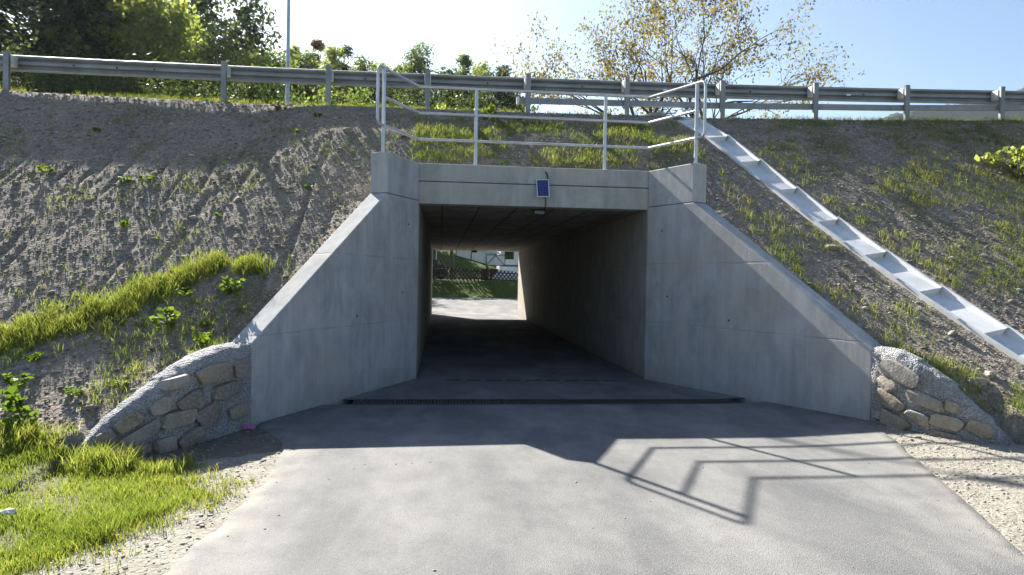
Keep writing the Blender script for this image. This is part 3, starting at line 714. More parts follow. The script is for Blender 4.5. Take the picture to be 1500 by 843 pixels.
# ------------------------------------------------------------------ lamp post and board
LPp = empty('lamp_post', 'tall slim grey lamp post standing behind the guardrail', 'lamp post', (-5.07, 23, 4.9))
MB().tube([(-5.07, 23, 4.6), (-5.07, 23, 6.4), (-5.07, 23, 6.45), (-5.07, 23, 13.6)], [.095, .095, .066, .045], 14).build('pole', M['galv'], LPp, smooth=True)
MB().box((-5.07, 22.9, 5.9), (.10, .012, .38)).build('service_door', M['galv'], LPp)
MB().tube([(-5.07, 23, 13.55), (-4.8, 22.7, 13.75), (-4.3, 22.2, 13.8)], .035, 10).build('arm', M['galv'], LPp, smooth=True)
MB().box((-4.15, 22.05, 13.79), (.5, .22, .09), R_(-45)).build('lamp_head', M['alu'], LPp, bevel=.02)
SB = empty('board', 'small blue edged white board leaning at the foot of the lamp post', 'board', (-4.55, 21.4, 5.0))
Mx = Matrix.Rotation(R_(-20), 3, 'X') @ Matrix.Rotation(R_(14), 3, 'Y')
MB().box((-4.5, 21.4, 6.55), (.30, .02, .14), M=Mx).build('panel', M['white'], SB); MB().box((-4.5, 21.375, 6.63), (.34, .02, .03), M=Mx).build('edge_strip', M['blue'], SB)
MB().box((-4.5, 21.45, 5.75), (.04, .04, 1.55)).build('stake', M['woodfence'], SB)

# ------------------------------------------------------------------ small litter
def crumple(name, mat, loc, r, lbl, cat, fl=.4):
    bm = bmesh.new(); bmesh.ops.create_icosphere(bm, subdivisions=2, radius=1)
    for v in bm.verts:
        f = random.uniform(.6, 1.1); v.co = Vector((v.co.x*r*f, v.co.y*r*.6*f, max(v.co.z, -.3)*r*fl*f))
    me = bpy.data.meshes.new(name); bm.to_mesh(me); bm.free(); o = link(name, me, mat); o.location = loc; return tag(o, lbl, cat)
crumple('paper_scrap', M['paper'], (-2.80, 4.78, .05), .075, 'crumpled white paper scrap lying in the grass at left', 'litter')
o = MB().box((0, 0, 0), (.13, .05, .025)).build('wrapper', M['pink'], bevel=.006); o.location = (-1.98, 7.40, .035); o.rotation_euler = (0, R_(8), R_(-5)); tag(o, 'bright pink wrapper at the foot of the left wing wall', 'litter')
o = MB().tube([(0, 0, 0), (0, 0, .05)], .035, 12).build('bottle_cap', M['blue']); o.location = (3.0, 16.9, .022); tag(o, 'small blue cap lying on the tunnel floor', 'litter')

# ------------------------------------------------------------------ loose stones and plants
def ico_proto():
    bm = bmesh.new(); bmesh.ops.create_icosphere(bm, subdivisions=1, radius=1)
    v = np.array([x.co[:] for x in bm.verts]); f = np.array([[q.index for q in t.verts] for t in bm.faces]); bm.free(); return v, f
IV, IF = ico_proto()
def pebbles(name, P, r, tint):
    n = len(P); k = len(IV)
    V = IV[None]*(1+.55*(RNG.random((n, k, 1))-.5))*r[:, None, None]*np.stack([RNG.uniform(.8, 1.5, n), RNG.uniform(.7, 1.1, n), RNG.uniform(.3, .6, n)], -1)[:, None, :]
    a = RNG.uniform(0, 6.28, n); c, s = np.cos(a)[:, None], np.sin(a)[:, None]
    V = np.stack([V[..., 0]*c-V[..., 1]*s, V[..., 0]*s+V[..., 1]*c, V[..., 2]], -1)+P[:, None, :]
    F = (IF[None]+(np.arange(n)*k)[:, None, None]).reshape(-1, 3)
    return tag(mesh_np(name, V.reshape(-1, 3), F, M['pebble'], attrs=dict(tint=np.repeat(tint, k))), kind='stuff')
def scatter(n, x0, x1, y0, y1):
    X = RNG.uniform(x0, x1, n); Y = RNG.uniform(y0, y1, n); z, gv, gr, dk, ins = terrain(X, Y); return X, Y, z, gv, gr, dk, ins
def not_on_chute(X, Y):
    rel = np.stack([X-CH0[0], Y-CH0[1]], -1); return ~((np.abs(rel@CHS-.25) < .33) & (rel@CHD > -1.9) & (rel@CHD < 7.6))
def not_on_road(X, Y):
    return (Y > 10.9) | (X < np.interp(Y, *zip(*ROADL))-.03) | (X > np.interp(Y, *zip(*ROADR))+.03)
X_, Y_, z_, gv_, gr_, dk_, ins_ = scatter(80000, -9, 12.5, 6.3, 13.9)
k_ = (~ins_) & (z_ > .25) & not_on_chute(X_, Y_)
r_ = np.clip(np.exp(RNG.normal(-4.6, .5, len(X_))), .006, .06)
pebbles('slope_gravel', np.stack([X_, Y_, z_+r_*.15], -1)[k_], r_[k_], np.clip(RNG.normal(.56, .22, k_.sum()), 0, 1))
X_, Y_, z_, gv_, gr_, dk_, ins_ = scatter(34000, -3.6, 8, 3.2, 7.4)
k_ = not_on_road(X_, Y_) & (z_ < .3) & (RNG.random(len(X_)) < gv_*1.0+.01)
r_ = np.clip(np.exp(RNG.normal(-5.25, .5, len(X_))), .003, .025)
pebbles('verge_gravel', np.stack([X_, Y_, z_+r_*.2], -1)[k_], r_[k_], np.clip(RNG.normal(.74, .14, k_.sum()), 0, 1))
# grit strewn on the asphalt
X_ = RNG.uniform(-1.4, 5, 900); Y_ = RNG.uniform(3.2, 7.6, 900); k_ = ~not_on_road(X_, Y_)
ed = np.minimum(X_-np.interp(Y_, *zip(*ROADL)), np.interp(Y_, *zip(*ROADR))-X_); k_ &= (RNG.random(900) < np.clip(1-ed/.5, .07, 1))
r_ = np.clip(np.exp(RNG.normal(-5.2, .35, 900)), .003, .012)
pebbles('road_grit', np.stack([X_, Y_, .022+.05*sstep(3.4, 5.2, X_)*sstep(5, 7, Y_)+r_*.3], -1)[k_], r_[k_], RNG.uniform(.2, .9, k_.sum()))

def blades(name, P, h, wd, mat, lean=.45, tint=None):
    n = len(P); a = RNG.uniform(0, 6.28, n); b = RNG.uniform(0, 6.28, n); l = h*RNG.uniform(.15, 1, n)*lean
    sx, sy = np.cos(a)*wd/2, np.sin(a)*wd/2; lx, ly = np.cos(b)*l, np.sin(b)*l
    V = np.zeros((n, 5, 3)); V[:] = P[:, None, :]
    V[:, 0, 0] -= sx; V[:, 0, 1] -= sy; V[:, 1, 0] += sx; V[:, 1, 1] += sy
    for j, sg in ((2, 1), (3, -1)):
        V[:, j, 0] += sg*sx*.8+lx*.35; V[:, j, 1] += sg*sy*.8+ly*.35; V[:, j, 2] += h*.58
    V[:, 4, 0] += lx; V[:, 4, 1] += ly; V[:, 4, 2] += h*RNG.uniform(.8, 1, n)
    V[:, :2, 2] -= .01
    F = (np.array([[0, 1, 2], [0, 2, 3], [3, 2, 4]])[None]+(np.arange(n)*5)[:, None, None]).reshape(-1, 3)
    if tint is None: tint = RNG.random(n)
    tt = np.repeat(tint[:, None], 5, 1); tt[:, 4] += .15
    o = mesh_np(name, V.reshape(-1, 3), F, mat, attrs=dict(tint=np.clip(tt, 0, 1).ravel())); return tag(o, kind='stuff')
def tuftify(X, Y, k, spread):
    X = np.repeat(X, k)+RNG.normal(0, spread, len(X)*k); Y = np.repeat(Y, k)+RNG.normal(0, spread, len(Y)*k); return X, Y
# lush meadow at left front
X_, Y_ = tuftify(RNG.uniform(-6.5, -1.4, 15000), RNG.uniform(3.0, 6.7, 15000), 10, .035)
z_, gv_, gr_, dk_, ins_ = terrain(X_, Y_)
dens = fbm(X_*1.6, Y_*1.6, 3)
k_ = (gr_ > .5) & (RNG.random(len(X_)) < sstep(.12, .42, dens)*.85+.15) & not_on_road(X_, Y_)
hh = (.03+.085*sstep(.35, .7, fbm(X_*1.1+5, Y_*1.1, 3))+.03*RNG.random(len(X_)))*RNG.uniform(.6, 1.15, len(X_))
tn = np.clip(.0+.8*fbm(X_*.9+3, Y_*.9+8, 3)+RNG.normal(0, .16, len(X_)), 0, 1)
blades('meadow_grass', np.stack([X_, Y_, z_], -1)[k_], hh[k_], RNG.uniform(.003, .0065, k_.sum()), M['grass'], .8, tn[k_])
X_ = RNG.uniform(-3.2, -1.35, 1500); Y_ = RNG.uniform(3.1, 6.1, 1500); gvv = terrain(X_, Y_)
dl = seg_dist(X_, Y_, [(-2.9, 2.2), (-2.25, 3.9), (-1.95, 4.6), (-1.62, 5.25), (-2.1, 5.75), (-2.9, 6.1)])[0]
k_ = (RNG.random(1500) < np.exp(-(dl/.22)**2)*.8) & not_on_road(X_, Y_)
X_, Y_ = tuftify(X_[k_], Y_[k_], 14, .035); z_ = terrain(X_, Y_)[0]; kk = not_on_road(X_, Y_)
blades('lawn_edge_grass', np.stack([X_, Y_, z_], -1)[kk], RNG.uniform(.02, .09, kk.sum()), RNG.uniform(.003, .006, kk.sum()), M['grass_dry'], .9)
# fringe of taller grass before the left stone wall
tt_ = RNG.random(220); X_ = np.interp(tt_, [0, .35, .7, 1], [-3.6, -3.0, -2.5, -2.1]); Y_ = np.interp(tt_, [0, .35, .7, 1], [6.2, 6.02, 5.93, 5.86])+RNG.normal(0, .09, 220)
X_, Y_ = tuftify(X_, Y_, 14, .03); z_ = terrain(X_, Y_)[0]
blades('fringe_grass', np.stack([X_, Y_, z_], -1), RNG.uniform(.04, .2, len(X_))*(.35+1.1*vnoise(X_*5, Y_*3)), RNG.uniform(.005, .008, len(X_)), M['grass'], .7)
# band of long grass running up the left slope
line = [(-7.5, 6.75), (-6.0, 7.05), (-5.0, 7.3), (-4.45, 7.62), (-4.0, 7.85), (-3.5, 8.2), (-3.1, 8.62), (-2.85, 8.85), (-2.55, 8.9), (-2.25, 8.82)]
ln_ = np.array(line); cum = np.r_[0, np.cumsum(np.hypot(*np.diff(ln_, axis=0).T))]
t_ = RNG.uniform(0, cum[-1], 1500); X_ = np.interp(t_, cum, ln_[:, 0]); Y_ = np.interp(t_, cum, ln_[:, 1])
wv = .03+.15*fbm(t_*1.9, t_*0, 3)*sstep(cum[-1], cum[-1]-1.2, t_)+.04
k_ = vnoise(t_*3.1, t_*0+7) > .12
X_ = (X_+RNG.normal(0, .06, 1500))[k_]; Y_ = (Y_+RNG.normal(0, 1, 1500)*wv)[k_]
X_, Y_ = tuftify(X_, Y_, 22, .035); z_ = terrain(X_, Y_)[0]
blades('long_grass_band', np.stack([X_, Y_, z_], -1), RNG.uniform(.04, .155, len(X_)), RNG.uniform(.003, .006, len(X_)), M['grass'], .8, np.clip(RNG.normal(.55, .22, len(X_)), 0, 1))
# terrace below it, sparse tufts on both slopes, the patch over the tunnel
def patch(name, n, box, thr, per, spread, h0, h1, mat, mask=None, fs=1.3, off=0):
    X = RNG.uniform(box[0], box[1], n); Y = RNG.uniform(box[2], box[3], n); f = fbm(X*fs+off, Y*fs+off*2, 4)
    k = f > thr+.06*RNG.random(n)
    if mask is not None: k &= mask(X, Y)
    z = terrain(X[k], Y[k]); kk = ~z[4]; X, Y = X[k][kk], Y[k][kk]
    kk = not_on_chute(X, Y) & not_on_road(X, Y); X, Y = X[kk], Y[kk]
    per_ = per; X, Y = tuftify(X, Y, per_, spread); q = terrain(X, Y); kk = ~q[4] & not_on_chute(X, Y); X, Y, z = X[kk], Y[kk], q[0][kk]
    tn = np.clip(fbm(X*2.1, Y*2.1, 2)*.8+RNG.normal(.1, .18, len(X)), 0, 1)
    blades(name, np.stack([X, Y, z], -1), RNG.uniform(h0, h1, len(X)), RNG.uniform(.003, .006, len(X)), mat, .85, tn)
patch('terrace_grass', 900, (-6.5, -2.2, 6.4, 8.3), .47, 12, .04, .03, .12, M['grass'], lambda X, Y: Y < np.interp(X, ln_[:, 0], ln_[:, 1]))
patch('slope_tufts', 2600, (-9, -.5, 8.2, 13.4), .55, 8, .03, .02, .09, M['grass_dry'], None, 1.7, 4)
patch('slope_wisps', 3200, (-9, 12, 7.6, 13.6), .40, 4, .02, .02, .07, M['grass_dry'], None, 2.4, 9)
patch('parapet_grass', 2600, (-.5, 4.6, 11.3, 13.2), .42, 10, .04, .03, .12, M['grass'], lambda X, Y: Y < 13.2-.35*np.abs(np.sin(X*2)), 1.5, 2)
patch('crest_grass', 2600, (-12, 16, 13.65, 14.5), .36, 9, .03, .03, .14, M['grass_dry'], None, 1.2, 6)
patch('right_slope_grass', 5200, (4.8, 12.6, 8.4, 13.7), .46, 10, .035, .03, .11, M['grass_dry'], None, 1.0, 13)
patch('chute_side_grass', 700, (4.6, 7.0, 7.5, 12.6), .52, 12, .04, .03, .15, M['grass'], None, 1.6, 21)
patch('wall_back_grass', 520, (5.25, 7.2, 6.5, 8.6), .36, 16, .04, .05, .19, M['grass'], lambda X, Y: np.abs((Y-6.7)+(X-6.0)*.75) < .42, 1.4, 3)
patch('lower_right_grass', 1100, (5.0, 7.8, 5.2, 6.45), .36, 12, .04, .03, .11, M['grass'], lambda X, Y: (Y > 6.2-.5*(X-5.3)), 1.4, 8)

def leaf_quads(C, size, dirs=None, aspect=.5):
    """kite shaped leaves at the points C"""
    n = len(C); a = RNG.normal(0, 1, (n, 3)) if dirs is None else dirs+RNG.normal(0, .35, (n, 3)); a /= np.linalg.norm(a, axis=1, keepdims=True)
    b = np.cross(a, RNG.normal(0, 1, (n, 3))); b /= np.linalg.norm(b, axis=1, keepdims=True)
    s = (size if np.ndim(size) else np.full(n, size))[:, None]
    V = np.stack([C-a*s*.5, C+b*s*aspect*.5+a*s*.02, C+a*s*.5, C-b*s*aspect*.5+a*s*.02], 1)
    F = np.arange(n*4).reshape(n, 4); return V.reshape(-1, 3), F
def weed_mesh(n_st, h, ls):
    C = []; D = []; m = MB(); sz = []
    for i in range(n_st):
        a = random.uniform(0, 6.28); r = h*random.uniform(.2, .7); tip = Vector((math.cos(a)*r, math.sin(a)*r, h*random.uniform(.55, 1)))
        for q in (.45, .7, .9, 1.0):
            for sgn in (-1, 1):
                p = tip*q; g = a+sgn*random.uniform(.5, 1.5); C.append((p.x+math.cos(g)*ls*.4, p.y+math.sin(g)*ls*.4, p.z)); D.append((math.cos(g), math.sin(g), random.uniform(-.25, .5))); sz.append(ls*random.uniform(.7, 1.2))
    return np.array(C), np.array(D), np.array(sz)
def weeds(spots, name, label, group, n_st, h, ls, mat):
    protos = []
    for k in range(4):
        C, D, sz = weed_mesh(n_st, h, ls); V, F = leaf_quads(C, sz, D, .6)
        protos.append((V, F))
    first = {}; spots = sorted(spots, key=lambda q: q[0]/q[1])
    for i, (x, y, s) in enumerate(spots):
        k = i % 4; z = float(terrain(np.array([x]), np.array([y]))[0][0])
        if k not in first:
            o = mesh_np(name, protos[k][0], protos[k][1], mat, attrs=dict(tint=np.repeat(RNG.random(len(protos[k][1])), 4))); first[k] = o.data
        else: o = bpy.data.objects.new(name, first[k]); COL.objects.link(o)
        o.location = (x, y, z-.01); o.rotation_euler = (0, 0, random.uniform(0, 6.28)); s *= random.uniform(.6, 1.15); o.scale = (s, s, s*random.uniform(.7, 1.4)); tag(o, label % ORD[i], 'weed', group)
ORD = 'first second third fourth fifth sixth seventh eighth ninth tenth eleventh twelfth thirteenth fourteenth fifteenth sixteenth seventeenth eighteenth nineteenth twentieth twenty-first twenty-second'.split()
weeds([(-4.0, 6.95, 1.1), (-3.45, 6.85, .9), (-3.9, 6.55, 1.2), (-2.95, 7.75, 1.1), (-2.6, 7.9, .9), (-2.95, 8.3, 1.2), (-4.3, 7.0, 1.1), (-4.5, 6.7, 1), (-2.45, 8.35, 1.1), (-2.5, 7.55, .8), (-3.05, 6.95, .8), (-4.05, 7.3, 1.0), (-3.6, 6.35, 1), (-4.9, 6.9, 1.1)],
      'leafy_weed', 'leafy weed behind the left stone wall, %s counted from the left picture edge', 'weeds on the left terrace', 8, .17, .07, M['weed'])
weeds([(-4.7, 10.7, 1), (-4.4, 10.75, .9), (-3.1, 9.9, .8), (-2.0, 10.6, .8), (-4.2, 9.6, .8), (-5.9, 10.9, .9), (-5.8, 12.2, .8), (-2.3, 12.9, .9), (-2.5, 12.2, .8), (-6.2, 9.3, .8)],
      'small_weed', 'small weed alone on the bare left slope, %s counted from the left picture edge', 'weeds on the left slope', 5, .14, .07, M['weed'])
def shrub(name, label, loc, n, rad, ls, mat, cat='shrub', group=None):
    r = empty(name, label, cat, loc, group)
    st = MB()
    for i in range(9):
        a = random.uniform(0, 6.28); q = random.uniform(.4, .85)
        st.tube([loc, (loc[0]+math.cos(a)*rad[0]*q*.5, loc[1]+math.sin(a)*rad[1]*q*.5, loc[2]+rad[2]*.8), (loc[0]+math.cos(a)*rad[0]*q, loc[1]+math.sin(a)*rad[1]*q, loc[2]+rad[2]*random.uniform(1.0, 1.6))], [.012, .009, .004], 5)
    st.build('stem', M['bark'], r)
    k = max(6, n//45); cc = RNG.normal(0, 1, (k, 3)); cc /= np.linalg.norm(cc, axis=1, keepdims=True); cc *= RNG.uniform(.4, 1, (k, 1))
    C = cc[RNG.integers(0, k, n)]+RNG.normal(0, .16, (n, 3)); C = C*np.array(rad)+np.array(loc)+np.array([0, 0, rad[2]]); C[:, 2] = np.maximum(C[:, 2], loc[2]+.01)
    V, F = leaf_quads(C, RNG.uniform(.7, 1.3, n)*ls, None, .6)
    mesh_np('foliage', V, F, mat, r, attrs=dict(tint=np.repeat(RNG.random(n), 4)))
    return r
def tz(x, y): return float(terrain(np.array([x]), np.array([y]))[0][0])
shrub('leafy_shrub', 'bright leafy shrub on the right slope below the guardrail', (10.3, 11.3, tz(10.3, 11.3)), 620, (.75, .55, .30), .12, M['bright'])
shrub('green_sapling', 'small yellowish green sapling on the slope behind the pipe railing', (.9, 12.85, tz(.9, 12.85)), 130, (.22, .2, .2), .085, M['weed'], 'sapling')
shrub('brown_weed', 'little brown weed standing alone on the crest below the lamp post', (-3.1, 13.3, tz(-3.1, 13.3)), 45, (.16, .1, .1), .05, M['russet'], 'weed')
# larger stones lying on the slopes
for i, (x, y, r, lb) in enumerate([(5.95, 7.0, .09, 'flat pale stone beside the right stone wall'), (6.15, 7.05, .07, 'small pale stone lying right of the flat one near the chute'), (5.65, 9.4, .085, 'pinkish stone on the slope left of the drain chute'),
                               (-1.65, 12.2, .08, 'pale stone high on the slope left of the railing'), (6.2, 7.7, .06, 'grey stone lying under the lower end of the chute'), (-2.95, 10.3, .07, 'light stone among gravel on the left slope')]):
    bm = bmesh.new(); bmesh.ops.create_icosphere(bm, subdivisions=2, radius=r)
    for v in bm.verts: v.co = Vector((v.co.x*1.3, v.co.y*.8, v.co.z*.55))*(1+.3*(random.random()-.5))
    me = bpy.data.meshes.new('rock'); bm.to_mesh(me); bm.free(); o = link('rock', me, M['stone']); o.location = (x, y, tz(x, y)+r*.2); o.rotation_euler = (.5, 0, i); tag(o, lb, 'stone')

# ------------------------------------------------------------------ trees
def low_z(x, y): return float(lowland(np.array([float(x)]), np.array([float(y)]))[0])
def push(x, y, h, rad, ls):
    k = max(1, 76/y); top = 1.65+(low_z(x, y)+h-1.65)*k
    return x*k, y*k, top-low_z(x*k, y*k), rad*k, ls*k**.7
def broad_tree(name, label, x, y, h, rad, base, n, ls, mat, group=None, lobes=9, z0=None, cb=.3, trunk_r=None, fluff=.2):
    if z0 is None and x > -12.5 and y > 45: x, y, h, rad, ls = push(x, y, h, rad, ls)
    if z0 is None: rad *= 1.3; lobes += 3; n = int(n*1.25)
    if z0 is None: z0 = low_z(x, y); n = int(n*1.9); ls *= 1.25
    r = empty(name, label, 'tree', (x, y, z0), group); tr = trunk_r or h*.014
    m = MB(); bx, by = random.uniform(-.3, .3), random.uniform(-.3, .3)
    m.tube([(x, y, z0-.3), (x+bx*.3, y+by*.3, z0+h*.3), (x+bx, y+by, z0+h*.6), (x+bx*1.3, y+by*1.3, z0+h*.9)], [tr*1.2, tr, tr*.6, tr*.15], 8)
    cen = []
    ch = h*(1-cb)
    for i in range(lobes):
        a = i*2.4+random.uniform(-.5, .5); q = (i+.5)/lobes; zz = z0+h*cb+ch*(.12+.76*q)
        rr = rad*math.sqrt(max(.05, 1-(2*q-.85)**2/1.6))*random.uniform(.35, .75)
        c = (x+bx+math.cos(a)*rr, y+by+math.sin(a)*rr, zz); cen.append((c, rad*random.uniform(.38, .58)))
        m.tube([(x+bx*.6, y+by*.6, zz-rr*.55), ((x+bx+c[0])/2, (y+by+c[1])/2, zz-rr*.15), c], [tr*.42, tr*.28, tr*.1], 6)
    cen.append(((x+bx, y+by, z0+h-rad*.4), rad*.45))
    m.build('trunk', M['bark'], r)
    per = n//len(cen); pts = []
    for c, rd in cen:
        k = max(5, per//20); sub = RNG.normal(0, 1, (k, 3)); sub /= np.linalg.norm(sub, axis=1, keepdims=True); sub = sub*RNG.uniform(.55, 1.05, (k, 1))*rd*np.array([1, 1, .85])
        pts.append(np.array(c)+sub[RNG.integers(0, k, per)]+RNG.normal(0, rd*fluff, (per, 3)))
    P = np.concatenate(pts); P[:, 2] = np.clip(P[:, 2], z0+.2, z0+h*1.01)
    V, F = leaf_quads(P, ls*RNG.uniform(.7, 1.35, len(P)), None, .62)
    t = np.clip(RNG.normal(.45, .22, len(P))+.25*(fbm(P[:, 0]*.9+P[:, 1]*.4, P[:, 2]*.9, 2)-.5), 0, 1)
    mesh_np('crown', V, F, mat, r, attrs=dict(tint=np.repeat(t, 4))); return r
def conifer(name, label, x, y, h, rad, n, ls, mat, group=None, bare=.12, dens=1.0, z0=None):
    if z0 is None and x > -12.5 and y > 45: x, y, h, rad, ls = push(x, y, h, rad, ls)
    z0 = low_z(x, y) if z0 is None else z0
    r = empty(name, label, 'tree', (x, y, z0), group); m = MB(); tr = h*.013
    m.tube([(x, y, z0-.3), (x, y, z0+h*.5), (x, y, z0+h)], [tr, tr*.7, .02], 8)
    pts = []; dr = []; n = int(n*1.6); ls *= 1.15; nb = int(h*3.2*dens); per = max(8, n//nb)
    for i in range(nb):
        q = bare+(1-bare)*(i+random.random())/nb; L_ = rad*(1-q)**(.55 if rad > 3 else .75)*random.uniform(.65, 1.12)+.15; a = i*2.399+random.uniform(-.4, .4); z = z0+h*q
        e = (x+math.cos(a)*L_, y+math.sin(a)*L_, z-L_*random.uniform(.15, .45))
        m.tube([(x, y, z), ((x+e[0])/2, (y+e[1])/2, z-L_*.06), e], [tr*.28*(1-q)+.012, .015, .006], 5)
        u = RNG.random(per)**.7; w_ = (1-u*.6)*L_*.22
        p = np.stack([x+(e[0]-x)*u, y+(e[1]-y)*u, z+(e[2]-z)*u*u], -1)+RNG.normal(0, 1, (per, 3))*w_[:, None]*np.array([1, 1, .55]); p[:, 2] -= .1*L_*u
        pts.append(p); dr.append(np.tile([[math.cos(a), math.sin(a), -.5]], (per, 1)))
    m.build('trunk', M['bark'], r); P = np.concatenate(pts)
    V, F = leaf_quads(P, ls*RNG.uniform(.7, 1.3, len(P)), np.concatenate(dr), .4)
    mesh_np('crown', V, F, mat, r, attrs=dict(tint=np.repeat(np.clip(RNG.normal(.4, .25, len(P)), 0, 1), 4))); return r
gf = 'trees beyond the road'
# left wood
for i, (x, y, h, rad, lb) in enumerate([(-24.5, 38, 20, 6.2, 'broad dark spruce at the far left edge of the wood'), (-20.9, 41, 21.5, 5.2, 'tall dark spruce just right of the one at the left edge'), (-28.5, 46, 24, 6.5, 'dark spruce standing behind the two front spruces'), (-23.5, 48, 23, 5.6, 'dark spruce behind the gap between the front spruces')]):
    conifer('spruce_tree', lb, x, y, h, rad, 9000, .44, M['needle'], gf, .02, 1.5)
for (x, y, h, rad, n, mt, lb) in [(-24, 56, 21, 3.6, 4200, 'oak', 'tall mid green tree behind the dark spruces'), (-20.5, 58, 20, 3.2, 3800, 'bright', 'light green tree deep in the wood behind the pale tree'), (-16.5, 60, 18.5, 3.2, 3800, 'oak', 'mid green tree deep in the wood behind the pines'),
        (-18.8, 37, 11.5, 2.6, 3800, 'darkgreen', 'low dark tree in front of the wood'), (-14.0, 39, 11, 2.2, 3200, 'oak', 'low mid green tree in front of the pines'), (-13.2, 58, 17.5, 2.4, 3000, 'oak', 'mid green tree behind the round light green tree')]:
    broad_tree('broadleaf_tree', lb, x, y, h, rad, 0, n, .25, M[mt], gf, 9, cb=.12)
conifer('spruce_tree', 'slim small dark spruce in front of the pale green tree', -20.3, 46, 12.2, 1.9, 2600, .34, M['needle'], gf, .05, 1.1)
broad_tree('broadleaf_tree', 'tall pale yellow green tree right of the dark spruces', -17.0, 43, 15.6, 3.0, 0, 6500, .26, M['bright'], gf, 12, cb=.15)
broad_tree('broadleaf_tree', 'thin bright green tree with bare stems between spruces and pale tree', -20.6, 40, 13.5, 1.6, 0, 1500, .24, M['bright'], gf, 9, cb=.2, trunk_r=.12)
broad_tree('pine_tree', 'tall open pine with bare trunk, left of the two pines', -17.6, 52, 20.5, 1.9, 0, 1500, .26, M['pine'], gf, 9, cb=.42, trunk_r=.16, fluff=.28)
broad_tree('pine_tree', 'tall open pine with bare trunk, right of the two pines', -14.6, 51, 19.5, 2.0, 0, 1600, .26, M['pine'], gf, 9, cb=.4, trunk_r=.16, fluff=.28)
broad_tree('broadleaf_tree', 'light airy tree in front of the thin pines', -15.0, 47, 15.5, 2.6, 0, 1900, .24, M['oak'], gf, 10, cb=.2)
broad_tree('broadleaf_tree', 'round light green tree between pines and lamp post', -11.9, 44, 13.3, 1.75, 0, 3200, .22, M['bright'], gf, 9, cb=.2)
# middle row, tops set from the height they reach above the rail
MID = [(398, 92, 74, 26, 'bright', 'low pale tree just left of the lamp post'), (428, 74, 80, 16, 'bright', 'thin pale tree right beside the lamp post'), (447, 82, 72, 22, 'oak', 'green tree a little right of the lamp post'), (463, 64, 82, 13, 'russet', 'reddish brown tree right of the lamp post'),
       (480, 74, 76, 20, 'bright', 'yellow green tree next to the reddish brown one'), (504, 71, 84, 15, 'darkgreen', 'dark narrow tree left of the railing end'), (528, 86, 74, 24, 'oak', 'mid green tree just left of the railing end'), (556, 94, 78, 24, 'bright', 'pale low tree behind the railing end bar'),
       (583, 96, 82, 22, 'oak', 'green tree left of the round topped tree'), (612, 66, 76, 30, 'oak', 'round topped green tree rising highest behind the railing'), (648, 98, 80, 24, 'darkgreen', 'dark low tree right of the round topped tree'), (676, 80, 78, 17, 'oak', 'slender green tree behind the left middle of the railing'), (700, 90, 84, 22, 'bright', 'pale green tree right of the slender one'), (728, 94, 78, 20, 'darkgreen', 'low spreading dark tree at the right end of the tree row'), (752, 112, 82, 16, 'oak', 'smallest green tree ending the tree row')]
for (ix, iy, Yd, rp, mt, lb) in MID:
    x = math.tan(.1042+math.atan((ix-750)/1000))*Yd; z0 = low_z(x, Yd); top = 1.65+(402-iy-.018*(750-ix))/1000*Yd
    broad_tree('broadleaf_tree', lb, x, Yd, top-z0, rp*Yd/1000, 0, int(2200+110*rp), .23, M[mt], gf, 13, cb=.2, fluff=.3)
# lower hedge-like bushes seen under the guardrail
gb = 'bushes along the far side of the upper road'
for i, (x, y, rx, rz, mt, lb) in enumerate([(-16.2, 26.4, 2.6, 2.75, 'darkgreen', 'tall dark bush at the left picture edge'), (-12.6, 26.6, 2.4, 2.55, 'darkgreen', 'dark bush below the rail at the first wide gap'), (-9.4, 26.3, 2.0, 2.45, 'darkgreen', 'dark bush below the rail midway to the lamp post'), (-6.9, 26.6, 1.5, 2.35, 'darkgreen', 'dark bush close to the left of the lamp post foot'),
        (-4.6, 27.0, 1.2, 2.35, 'oak', 'light green bush right of the lamp post foot'), (-3.0, 27.3, 1.1, 2.3, 'oak', 'light green bush left of the railing end post'), (-1.0, 27.6, 1.3, 2.35, 'darkgreen', 'dark bush behind the railing end post'), (1.0, 27.8, 1.5, 2.35, 'darkgreen', 'dark bush behind the left half of the railing'), (3.2, 28.2, 1.4, 2.1, 'darkgreen', 'dark bush behind the middle of the railing'), (5.5, 29.5, 1.5, 1.75, 'oak', 'low green bush behind the right half of the railing')]):
    shrub('bush', lb, (x, y, 4.55), 5200, (rx, 1.3, rz), .15, M[mt], 'bush', gb)
shrub('bush', 'bright little bush just behind the guardrail post left of the middle rail post', (.05, 15.2, 4.9), 260, (.35, .3, .3), .08, M['bright'], 'bush')

